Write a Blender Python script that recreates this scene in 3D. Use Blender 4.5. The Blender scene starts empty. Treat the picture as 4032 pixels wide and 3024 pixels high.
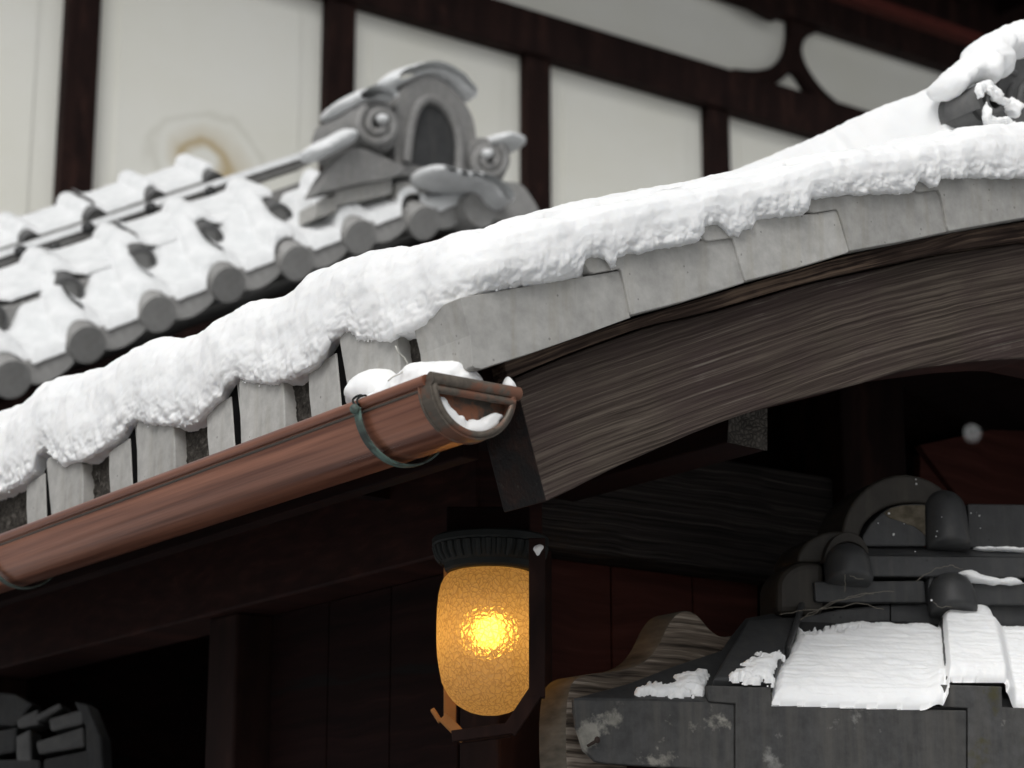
import bpy, bmesh, math, random
import numpy as np
from mathutils import Vector, noise as mnoise

random.seed(4)
sc = bpy.context.scene
col = sc.collection

# ------------------------------------------------------------------ camera, world, sun, exposure
F = 8622.0                                   # focal length in pixels of the 4032 px wide photograph
PITCH = math.atan((3755 - 1512) / F)
HEAD = math.atan2(.584, .812)
HV = np.array([math.sin(HEAD), math.cos(HEAD), 0.0])
RV = np.array([math.cos(HEAD), -math.sin(HEAD), 0.0])
FW = HV * math.cos(PITCH) + np.array([0, 0, math.sin(PITCH)])
UP = -HV * math.sin(PITCH) + np.array([0, 0, math.cos(PITCH)])
CAM = np.array([0, 0, 1.6])
cd = bpy.data.cameras.new('camera')
cam = bpy.data.objects.new('camera', cd)
col.objects.link(cam)
cam.location = CAM
cam.rotation_euler = (math.pi / 2 + PITCH, 0, -HEAD)
cd.sensor_width = 36
cd.lens = F / 4032 * 36
cd.clip_start = .05
cd.clip_end = 500
cd.dof.use_dof = True
cd.dof.focus_distance = 3.42
cd.dof.aperture_fstop = 5.0
sc.camera = cam

SUN_EL, SUN_AZ = 46, 232
w = bpy.data.worlds.new('World')
sc.world = w
w.use_nodes = True
nt = w.node_tree
nt.nodes.clear()
sky = nt.nodes.new('ShaderNodeTexSky')
sky.sky_type = 'NISHITA'
sky.sun_disc = False
sky.sun_elevation = math.radians(SUN_EL)
sky.sun_rotation = math.radians(SUN_AZ)
sky.dust_density = 4
hs = nt.nodes.new('ShaderNodeHueSaturation')
hs.inputs['Saturation'].default_value = .06
bg = nt.nodes.new('ShaderNodeBackground')
bg.inputs['Strength'].default_value = .115
wo = nt.nodes.new('ShaderNodeOutputWorld')
nt.links.new(sky.outputs[0], hs.inputs['Color'])
nt.links.new(hs.outputs[0], bg.inputs['Color'])
nt.links.new(bg.outputs[0], wo.inputs['Surface'])

sl = bpy.data.lights.new('sun', 'SUN')
sl.energy = 1.0
sl.angle = math.radians(30)
sl.color = (1, .98, .95)
so = bpy.data.objects.new('sun', sl)
col.objects.link(so)
so.rotation_euler = (math.radians(90 - SUN_EL), 0, math.radians(180 - SUN_AZ))
sd_ = Vector((math.sin(math.radians(SUN_AZ)) * math.cos(math.radians(SUN_EL)), math.cos(math.radians(SUN_AZ)) * math.cos(math.radians(SUN_EL)), math.sin(math.radians(SUN_EL))))
so.rotation_euler = sd_.to_track_quat('Z', 'Y').to_euler()

sc.view_settings.view_transform = 'Standard'
sc.view_settings.look = 'None'
sc.view_settings.gamma = 1
sc.view_settings.exposure = 0.0
sc.cycles.use_adaptive_sampling = True
sc.cycles.adaptive_threshold = .02
sc.cycles.max_bounces = 8
sc.cycles.use_denoising = True

# ------------------------------------------------------------------ points on real planes of the place
def ray(px, py):
    return FW + RV * (px - 2016) / F - UP * (py - 1512) / F
def onY(px, py, Y):
    d = ray(px, py); return CAM + d * (Y / d[1])
def onX(px, py, X):
    d = ray(px, py); return CAM + d * (X / d[0])
def onZ(px, py, Z):
    d = ray(px, py); return CAM + d * ((Z - CAM[2]) / d[2])
def atD(px, py, D):
    return CAM + ray(px, py) * D
def onP(px, py, P, N):
    d = ray(px, py); return CAM + d * (np.dot(np.array(P) - CAM, N) / np.dot(d, N))
def V3(x, y, z):
    return np.array([x, y, z], float)
def unit(v):
    v = np.array(v, float); return v / np.linalg.norm(v)
XA, YA, ZA = V3(1, 0, 0), V3(0, 1, 0), V3(0, 0, 1)

# ------------------------------------------------------------------ numpy value noise
def _h(i, j, k):
    n = (i * 374761393 + j * 668265263 + k * 1274126177) & 0xffffffff
    n = ((n ^ (n >> 13)) * 1274126177) & 0xffffffff
    return ((n ^ (n >> 16)) & 0xffff) / 32767.5 - 1.0
def vnoise(p):
    p = np.asarray(p, float)
    i = np.floor(p).astype(np.int64)
    f = p - i
    f = f * f * f * (f * (f * 6 - 15) + 10)
    r = 0
    for a in (0, 1):
        for b in (0, 1):
            for c in (0, 1):
                wt = (f[..., 0] if a else 1 - f[..., 0]) * (f[..., 1] if b else 1 - f[..., 1]) * (f[..., 2] if c else 1 - f[..., 2])
                r = r + wt * _h(i[..., 0] + a, i[..., 1] + b, i[..., 2] + c)
    return r
def fbm(p, octv=4, rough=.5):
    r, a, t = 0, 1, 0
    for o in range(octv):
        r = r + a * vnoise(np.asarray(p) * (2 ** o) + 17.3 * o); t += a; a *= rough
    return r / t

# ------------------------------------------------------------------ materials
MATS = {}
class NT:
    def __init__(s, name):
        s.m = bpy.data.materials.new(name); s.m.use_nodes = True
        s.t = s.m.node_tree
        s.b = s.t.nodes['Principled BSDF']; s.out = s.t.nodes['Material Output']
        MATS[name] = s.m
    def n(s, typ, **kw):
        x = s.t.nodes.new(typ)
        for k, v in kw.items():
            if k in x.inputs: x.inputs[k].default_value = v
            else: setattr(x, k, v)
        return x
    def l(s, a, b): s.t.links.new(a, b)
    def coord(s, rot=(0, 0, 0), scale=(1, 1, 1)):
        tc = s.n('ShaderNodeTexCoord'); mp = s.n('ShaderNodeMapping')
        mp.inputs['Rotation'].default_value = rot; mp.inputs['Scale'].default_value = scale
        s.l(tc.outputs['Object'], mp.inputs[0]); return mp.outputs[0]
    def noise(s, vec, scale, detail=4, rough=.55, dist=0):
        x = s.n('ShaderNodeTexNoise'); x.inputs['Scale'].default_value = scale; x.inputs['Detail'].default_value = detail
        x.inputs['Roughness'].default_value = rough; x.inputs['Distortion'].default_value = dist
        s.l(vec, x.inputs['Vector']); return x.outputs[0]
    def ramp(s, fac, stops, mode='LINEAR'):
        x = s.n('ShaderNodeValToRGB'); e = x.color_ramp.elements; x.color_ramp.interpolation = mode
        while len(e) < len(stops): e.new(.5)
        for i, (p, c) in enumerate(stops):
            e[i].position = p; e[i].color = (*c, 1) if len(c) == 3 else c
        s.l(fac, x.inputs[0]); return x.outputs[0]
    def mix(s, fac, a, b, mode='MIX'):
        x = s.n('ShaderNodeMix', data_type='RGBA', blend_type=mode)
        for v, i in ((fac, 0), (a, 6), (b, 7)):
            if hasattr(v, 'links'): s.l(v, x.inputs[i])
            elif i == 0: x.inputs[0].default_value = v
            else: x.inputs[i].default_value = (*v, 1)
        return x.outputs[2]
    def math(s, op, a, b=0.0):
        x = s.n('ShaderNodeMath', operation=op)
        for v, i in ((a, 0), (b, 1)):
            if hasattr(v, 'links'): s.l(v, x.inputs[i])
            else: x.inputs[i].default_value = v
        return x.outputs[0]
    def bump(s, hgt, strength=.5, dist=.002, prev=None):
        x = s.n('ShaderNodeBump'); x.inputs['Strength'].default_value = strength; x.inputs['Distance'].default_value = dist
        s.l(hgt, x.inputs['Height'])
        if prev is not None: s.l(prev, x.inputs['Normal'])
        return x.outputs[0]
    def fin(s, colr, rough=.6, normal=None, metal=0, spec=None):
        if hasattr(colr, 'links'): s.l(colr, s.b.inputs['Base Color'])
        else: s.b.inputs['Base Color'].default_value = (*colr, 1)
        if hasattr(rough, 'links'): s.l(rough, s.b.inputs['Roughness'])
        else: s.b.inputs['Roughness'].default_value = rough
        s.b.inputs['Metallic'].default_value = metal
        if spec is not None: s.b.inputs['Specular IOR Level'].default_value = spec
        if normal is not None: s.l(normal, s.b.inputs['Normal'])
        return s.m

def g3(v, t=(1, 1, 1)): return (v * t[0], v * t[1], v * t[2])

def mk_snow():
    s = NT('snow'); c = s.coord()
    n1 = s.noise(c, 260, 3, .6); n2 = s.noise(c, 60, 4, .6); n3 = s.noise(c, 9, 3, .5)
    colr = s.ramp(n3, [(.3, (.87, .88, .885)), (.7, (.92, .925, .925))])
    nb = s.bump(n2, .18, .003); nb = s.bump(n1, .3, .0012, nb)
    s.b.inputs['Subsurface Weight'].default_value = .25
    s.b.inputs['Subsurface Radius'].default_value = (.02, .022, .025)
    s.b.inputs['Subsurface Scale'].default_value = .6
    s.fin(colr, .75, nb, spec=.2)
mk_snow()
def mk_snow_dim():
    s = NT('snow_dim'); c = s.coord(); n = s.noise(c, 18, 4, .6)  # darker copy of the snow; dimmer light on the far roof put into its colour
    s.fin(s.ramp(n, [(.3, (.66, .675, .68)), (.7, (.80, .81, .815))]), .75, s.bump(n, .4, .01), spec=.2)
mk_snow_dim()

def mk_tile(name, base, tint, mott=.25, rough=.55, stain=(.35, .33, .27), stain_amt=.25, speck=True, spec=.3):
    s = NT(name); c = s.coord()
    big = s.noise(c, 7, 5, .6); med = s.noise(c, 40, 5, .65); fine = s.noise(c, 320, 2, .6)
    cs = s.coord(scale=(30, 30, 3.0)); streak = s.noise(cs, 1.6, 4, .6)
    colr = s.ramp(big, [(.25, g3(base * (1 - mott), tint)), (.75, g3(base * (1 + mott), tint))])
    m2 = s.ramp(med, [(.3, (.82, .82, .82)), (.7, (1.12, 1.12, 1.12))])
    colr = s.mix(1.0, colr, m2, 'MULTIPLY')
    st = s.ramp(streak, [(.5, (0, 0, 0)), (.78, (1, 1, 1))])
    colr = s.mix(s.math('MULTIPLY', st, stain_amt), colr, stain)
    if speck:
        v = s.n('ShaderNodeTexVoronoi'); v.inputs['Scale'].default_value = 55; s.l(c, v.inputs['Vector'])
        lim = s.math('LESS_THAN', v.outputs['Distance'], s.math('MULTIPLY', med, .22))
        sel = s.math('MULTIPLY', lim, s.math('GREATER_THAN', s.noise(c, 14, 3), .54))
        colr = s.mix(s.math('MULTIPLY', sel, .6), colr, g3(base * .32, tint))
    oi = s.n('ShaderNodeObjectInfo'); mr = s.n('ShaderNodeMapRange'); mr.inputs['To Min'].default_value = .86; mr.inputs['To Max'].default_value = 1.12; s.l(oi.outputs['Random'], mr.inputs['Value'])
    colr = s.mix(1.0, colr, mr.outputs[0], 'MULTIPLY')
    nb = s.bump(fine, .25, .0006); nb = s.bump(med, .3, .0015, nb)
    s.fin(colr, rough, nb, spec=spec)
    return s
mk_tile('tile_grey', .42, (1, .985, .94), .13, .62, (.29, .26, .19), .4)
mk_tile('tile_mid', .22, (1, .99, .97), .18, .6, (.30, .28, .24), .3, False)
mk_tile('tile_pale', .29, (1, .99, .965), .16, .6, (.24, .22, .19), .3, False)
mk_tile('tile_slate', .12, (1, 1, 1), .2, .55, (.2, .19, .17), .25, False)
mk_tile('tile_dark', .040, (1, 1.02, 1.05), .3, .5, (.09, .085, .075), .4, spec=.35)

def mk_tile_lichen(name, base, lich, thr, moss=0.0):
    s = NT(name); c = s.coord()
    big = s.noise(c, 9, 6, .62); med = s.noise(c, 45, 5, .65); fine = s.noise(c, 300, 2, .6)
    cs = s.coord(scale=(26, 26, 2.2)); streak = s.noise(cs, 1.5, 4, .6)
    colr = s.ramp(med, [(.3, g3(base * .7)), (.7, g3(base * 1.25))])
    st = s.ramp(streak, [(.42, (0, 0, 0)), (.75, (1, 1, 1))])
    colr = s.mix(s.math('MULTIPLY', st, .6), colr, (.105, .098, .086))
    lm = s.ramp(big, [(thr, (0, 0, 0)), (thr + .05, (1, 1, 1))])
    lc = s.ramp(med, [(.3, g3(.16, lich)), (.7, g3(.34, lich))])
    colr = s.mix(s.math('MULTIPLY', lm, .85), colr, lc)
    if moss:
        mo = s.noise(s.coord(rot=(.3, .2, .5)), 13, 5, .6)
        mm = s.ramp(mo, [(moss, (0, 0, 0)), (moss + .08, (1, 1, 1))])
        colr = s.mix(s.math('MULTIPLY', mm, .8), colr, (.055, .05, .018))
    nb = s.bump(fine, .3, .0006); nb = s.bump(big, .4, .003, nb); nb = s.bump(med, .3, .0015, nb)
    s.fin(colr, .62, nb, spec=.3)
mk_tile_lichen('tile_lichen', .05, (1, .96, .84), .60)
mk_tile_lichen('tile_moss', .06, (1, .97, .9), .62, .5)
mk_tile_lichen('tile_plate', .050, (.75, .74, .70), .63)

def mk_mortar():
    s = NT('mortar'); c = s.coord()
    n1 = s.noise(c, 70, 6, .7, .6); n2 = s.noise(c, 190, 4, .7); cs = s.coord(scale=(1, 1, .3)); n3 = s.noise(cs, 60, 3, .6, 1.0)
    colr = s.ramp(n1, [(.32, (.018, .016, .014)), (.55, (.075, .068, .06)), (.75, (.2, .185, .165))])
    wh = s.ramp(n3, [(.68, (0, 0, 0)), (.72, (1, 1, 1))])
    colr = s.mix(s.math('MULTIPLY', wh, .8), colr, (.38, .37, .34))
    nb = s.bump(n1, 1, .008); nb = s.bump(n2, .6, .003, nb)
    s.fin(colr, .9, nb, spec=.1)
mk_mortar()

def mk_wood(name, dark, mid, light, rot=(0, 0, 0), across=95, along=1.6, cover=.5, bump=.6, wear=(.3, .27, .23), wear_amt=.5, rough=.8, dist=.0025, purple=0, axis=0, cracks=True, wavy=.5, attr=None):
    """grain runs along local axis 'axis' after the rotation"""
    s = NT(name)
    sc_ = [across * .25, across * .25, across]; sc_[axis] = along
    c = s.coord(rot=rot, scale=tuple(sc_)); c0 = s.coord()
    if attr:
        at_ = s.n('ShaderNodeAttribute', attribute_name=attr); mp_ = s.n('ShaderNodeMapping'); mp_.inputs['Scale'].default_value = tuple(sc_)
        s.l(at_.outputs['Vector'], mp_.inputs[0]); c = mp_.outputs[0]
    warp = s.noise(s.coord(rot=rot, scale=(2.2, 2.2, 2.2)), 1.5, 3, .5)
    add = s.n('ShaderNodeVectorMath', operation='MULTIPLY_ADD')
    s.l(warp, add.inputs[0]); add.inputs[1].default_value = (0, 3.0 * wavy, 7.0 * wavy) if axis == 0 else (3 * wavy, 0, 7 * wavy); s.l(c, add.inputs[2])
    cw = add.outputs[0]
    g1 = s.noise(cw, 1.0, 3, .65); g2 = s.noise(cw, .35, 3, .6); g0 = s.noise(c0, 5, 4, .6)
    colr = s.ramp(g1, [(.33, dark), (.55, mid), (.72, light)] if not attr else [(.38, dark), (.51, mid), (.66, light)])
    if purple:
        colr = s.mix(s.math('MULTIPLY', s.ramp(g0, [(.4, (0, 0, 0)), (.65, (1, 1, 1))]), purple), colr, (.055, .036, .037))
    wm = s.ramp(s.math('ADD', s.math('MULTIPLY', g0, .55), s.math('MULTIPLY', g1, .5)), [(cover, (0, 0, 0)), (cover + .1, (1, 1, 1))])
    colr = s.mix(s.math('MULTIPLY', wm, wear_amt), colr, wear)
    if cracks:
        ck = s.ramp(g2, [(.30, (1, 1, 1)), (.34, (0, 0, 0))])
        colr = s.mix(s.math('MULTIPLY', ck, .75), colr, g3(.006))
    nb = s.bump(g1, bump, dist); nb = s.bump(g2, bump * .7, dist * 2, nb)
    s.fin(colr, rough, nb, spec=.12)
    return s
mk_wood('board_wood', (.034, .026, .021), (.070, .055, .045), (.125, .103, .083), rot=(0, .30, 0), across=250, along=2.6, wavy=.45, attr='grain', cover=.60, wear=(.26, .235, .2), wear_amt=.55, purple=.55, bump=.9)
mk_wood('batten_wood', (.016, .010, .008), (.048, .032, .025), (.11, .078, .058), attr='grain', across=150, along=3, cover=.55, wear=(.20, .14, .10), wear_amt=.5, bump=.6)
mk_wood('beam_wood', (.012, .010, .010), (.036, .031, .029), (.085, .074, .066), rot=(0, -.06, 0), across=170, along=1.6, wavy=1.0, cover=.72, wear=(.09, .075, .065), wear_amt=.4, bump=.9, dist=.004)
mk_wood('nosing_wood', (.03, .023, .018), (.15, .12, .094), (.36, .31, .255), rot=(0, .0, 0), across=120, along=4, cover=.6, wear=(.36, .31, .26), wear_amt=.6, bump=1.0, dist=.005)
mk_wood('nosing_side_wood', (.06, .053, .043), (.11, .097, .078), (.15, .132, .107), rot=(0, math.pi / 2, 0), across=40, along=3, cover=.7, wear=(.14, .12, .1), wear_amt=.4, bump=.4, cracks=False)
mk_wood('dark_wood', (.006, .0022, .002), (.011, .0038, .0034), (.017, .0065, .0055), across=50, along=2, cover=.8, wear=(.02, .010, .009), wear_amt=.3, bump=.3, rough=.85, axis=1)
mk_wood('red_wood', (.016, .006, .005), (.028, .010, .008), (.045, .016, .012), across=50, along=2, cover=.8, wear=(.05, .025, .02), wear_amt=.3, bump=.25, rough=.65, cracks=False)
mk_wood('post_wood', (.009, .004, .0035), (.018, .008, .0065), (.036, .016, .012), across=50, along=2, cover=.75, wear=(.06, .035, .028), wear_amt=.4, bump=.3, rough=.7, axis=2, cracks=False)

def mk_endgrain():
    s = NT('end_grain'); c = s.coord()
    v = s.n('ShaderNodeTexVoronoi', feature='DISTANCE_TO_EDGE'); v.inputs['Scale'].default_value = 110
    wc = s.n('ShaderNodeVectorMath', operation='MULTIPLY_ADD'); nn = s.noise(c, 30, 3)
    s.l(nn, wc.inputs[0]); wc.inputs[1].default_value = (.02, .02, .02); s.l(c, wc.inputs[2]); s.l(wc.outputs[0], v.inputs['Vector'])
    n = s.noise(c, 40, 4)
    colr = s.ramp(v.outputs['Distance'], [(.0, (.014, .012, .011)), (.14, (.09, .082, .07)), (.5, (.19, .168, .143))])
    colr = s.mix(.5, colr, s.ramp(n, [(.3, (.02, .018, .016)), (.7, (.1, .09, .08))]))
    s.fin(colr, .85, s.bump(v.outputs['Distance'], .9, .006), spec=.2)
mk_endgrain()
def mk_peel():
    s = NT('peeling_paint'); c = s.coord(); n = s.noise(c, 28, 6, .7); n2 = s.noise(c, 75, 4, .7)
    colr = s.ramp(n, [(.46, (.006, .005, .005)), (.6, (.022, .009, .006)), (.75, (.045, .02, .012))])
    fl = s.ramp(n2, [(.66, (0, 0, 0)), (.7, (1, 1, 1))])
    colr = s.mix(s.math('MULTIPLY', fl, .6), colr, (.10, .095, .09))
    s.fin(colr, .6, s.bump(n2, .8, .004), spec=.3)
mk_peel()

def mk_copper(name, c0, c1, rough, metal, streaks=True, spots=None):
    s = NT(name)
    cs = s.coord(scale=(34, .5, 34)); c = s.coord()
    st = s.noise(cs, 2.2, 4, .6); n = s.noise(c, 22, 4, .6)
    colr = s.ramp(st, [(.36, c0), (.64, c1)])
    if spots:
        sp = s.ramp(n, [(.5, (0, 0, 0)), (.6, (1, 1, 1))]); colr = s.mix(sp, colr, spots)
    r = s.math('ADD', s.math('MULTIPLY', st, .28), rough - .14)
    s.fin(colr, r, s.bump(st, .15, .0008), metal=metal)
    if name == 'copper': s.b.inputs['Coat Weight'].default_value = .35; s.b.inputs['Coat Roughness'].default_value = .1
mk_copper('copper', (.20, .074, .045), (.45, .192, .118), .34, .5)
mk_copper('copper_patina', (.10, .085, .07), (.16, .135, .11), .5, .45, spots=(.21, .10, .065))
mk_copper('verdigris', (.045, .055, .05), (.09, .12, .105), .6, .2, spots=(.14, .22, .19))
mk_copper('copper_dark', (.09, .08, .07), (.14, .115, .095), .55, .35, spots=None)

mk_copper('cap_copper', (.085, .075, .065), (.13, .105, .085), .6, .3, spots=(.30, .125, .07))

def mk_plaster():
    s = NT('plaster'); c = s.coord()
    n = s.noise(c, 1.2, 5, .55); n2 = s.noise(c, 30, 3)
    colr = s.ramp(n, [(.3, (.82, .812, .73)), (.7, (.87, .866, .81))])
    # a water stain with arc-shaped tide marks
    tc = s.n('ShaderNodeTexCoord'); mp = s.n('ShaderNodeMapping'); s.l(tc.outputs['Object'], mp.inputs[0])
    STAIN = onY(800, 640, 9.5)
    mp.inputs['Location'].default_value = (-(STAIN[0] - 6) * 2.1, 0, -STAIN[2] * 2.6); mp.inputs['Scale'].default_value = (2.1, .02, 2.6)
    wv = s.n('ShaderNodeVectorMath', operation='LENGTH'); s.l(mp.outputs[0], wv.inputs[0])
    dd = s.math('ADD', wv.outputs['Value'], s.math('MULTIPLY', s.noise(c, 1.9, 3, .55), .8))
    dd2 = s.math('MULTIPLY', dd, .72)
    r1 = s.ramp(dd2, [(.42, (0, 0, 0)), (.53, (1, 1, 1)), (.59, (.4, .4, .4)), (.72, (0, 0, 0))])
    colr = s.mix(s.math('MULTIPLY', r1, .9), colr, (.50, .38, .19))
    r2 = s.ramp(dd2, [(.74, (0, 0, 0)), (.79, (1, 1, 1)), (.84, (0, 0, 0))])
    colr = s.mix(s.math('MULTIPLY', r2, .22), colr, (.42, .40, .31))
    s.fin(colr, .85, s.bump(n2, .1, .001), spec=.1)
mk_plaster()

def simple(name, c, rough=.6, metal=0, spec=.3):
    s = NT(name); n = s.noise(s.coord(), 25, 4)
    s.fin(s.ramp(n, [(.3, g3(.8, c)), (.7, g3(1.2, c))]), rough, s.bump(n, .2, .002), metal, spec); return s
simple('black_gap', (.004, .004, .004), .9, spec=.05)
simple('iron_black', (.010, .012, .0115), .6, .1)
simple('rust', (.03, .02, .016), .8)
simple('lamplit_wood', (.40, .18, .055), .6)  # lantern's orange glow painted into the colour of the lit frame bars
mk_wood('red_board', (.05, .016, .012), (.075, .024, .018), (.10, .034, .026), across=40, along=2, cover=.8, wear=(.05, .025, .02), wear_amt=.3, bump=.2, rough=.7, cracks=False)
mk_tile('tile_brown', .036, (1, .88, .74), .25, .6, (.09, .08, .06), .3, False)
simple('red_beam', (.05, .011, .008), .8, spec=.1)
simple('cobweb', (.16, .145, .12), .9)
simple('thread', (.55, .54, .5), .8)
def mk_ground():
    s = NT('ground_snow'); c = s.coord(); n = s.noise(c, .9, 5, .6)
    s.fin(s.ramp(n, [(.40, (.12, .115, .11)), (.52, (.42, .43, .44)), (.7, (.62, .63, .64))]), .85, s.bump(n, .5, .05), spec=.2)
mk_ground()
simple('ground_gravel', (.05, .05, .048), .9)
simple('tile_unseen', (.10, .10, .10), .7)

def mk_glass():
    s = NT('amber_glass'); c = s.coord(scale=(1, 1, .8))
    wc = s.n('ShaderNodeVectorMath', operation='MULTIPLY_ADD'); nn = s.n('ShaderNodeTexNoise'); nn.inputs['Scale'].default_value = 70; nn.inputs['Detail'].default_value = 3; s.l(c, nn.inputs['Vector'])
    s.l(nn.outputs['Color'], wc.inputs[0]); wc.inputs[1].default_value = (.016, .016, .016); s.l(c, wc.inputs[2])
    v = s.n('ShaderNodeTexVoronoi', feature='DISTANCE_TO_EDGE'); v.inputs['Scale'].default_value = 125; s.l(wc.outputs[0], v.inputs['Vector'])
    crack = s.ramp(v.outputs['Distance'], [(.0, (0, 0, 0)), (.13, (1, 1, 1))])
    crack = s.math('MAXIMUM', crack, s.ramp(s.noise(c, 26, 3, .6), [(.5, (0, 0, 0)), (.8, (.8, .8, .8))]))
    fine = s.noise(c, 420, 2)
    bmp = s.bump(v.outputs['Distance'], .8, .004); bmp = s.bump(fine, .35, .001, bmp)
    tr = s.n('ShaderNodeBsdfTranslucent'); s.l(s.mix(crack, (.70, .50, .33), (.95, .73, .55)), tr.inputs['Color']); s.l(bmp, tr.inputs['Normal'])
    cc = s.mix(crack, (.38, .19, .05), (1, .86, .42))
    ra = s.n('ShaderNodeBsdfRefraction'); ra.inputs['IOR'].default_value = 1.3; ra.inputs['Roughness'].default_value = .30; s.l(cc, ra.inputs['Color']); s.l(s.bump(v.outputs['Distance'], 1.0, .012), ra.inputs['Normal'])
    rb = s.n('ShaderNodeBsdfRefraction'); rb.inputs['IOR'].default_value = 1.1; rb.inputs['Roughness'].default_value = .75; s.l(cc, rb.inputs['Color']); s.l(bmp, rb.inputs['Normal'])
    rf = s.n('ShaderNodeMixShader'); rf.inputs[0].default_value = .5; s.l(ra.outputs[0], rf.inputs[1]); s.l(rb.outputs[0], rf.inputs[2])
    gl = s.n('ShaderNodeBsdfGlossy'); gl.inputs['Roughness'].default_value = .35; s.l(bmp, gl.inputs['Normal'])
    m1 = s.n('ShaderNodeMixShader'); m1.inputs[0].default_value = .36; s.l(tr.outputs[0], m1.inputs[1]); s.l(rf.outputs[0], m1.inputs[2])
    m2 = s.n('ShaderNodeMixShader'); m2.inputs[0].default_value = .05; s.l(m1.outputs[0], m2.inputs[1]); s.l(gl.outputs[0], m2.inputs[2])
    s.l(m2.outputs[0], s.out.inputs['Surface'])
mk_glass()
def mk_bulb():
    s = NT('bulb_glow')
    s.b.inputs['Base Color'].default_value = (1, .8, .5, 1)
    s.b.inputs['Emission Color'].default_value = (1, .57, .115, 1); s.b.inputs['Emission Strength'].default_value = 16
mk_bulb()

# ------------------------------------------------------------------ object helpers
def tag(o, label=None, cat=None, group=None, kind=None):
    if label: o['label'] = label
    if cat: o['category'] = cat
    if group: o['group'] = group
    if kind: o['kind'] = kind
    return o
def thing(name, label, cat, loc, group=None):
    o = bpy.data.objects.new(name, None); col.objects.link(o)
    o.location = loc; o.empty_display_size = .05
    return tag(o, label, cat, group)
def wloc(o):
    v = np.zeros(3)
    while o is not None:
        v += np.array(o.location); o = o.parent
    return v

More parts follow.
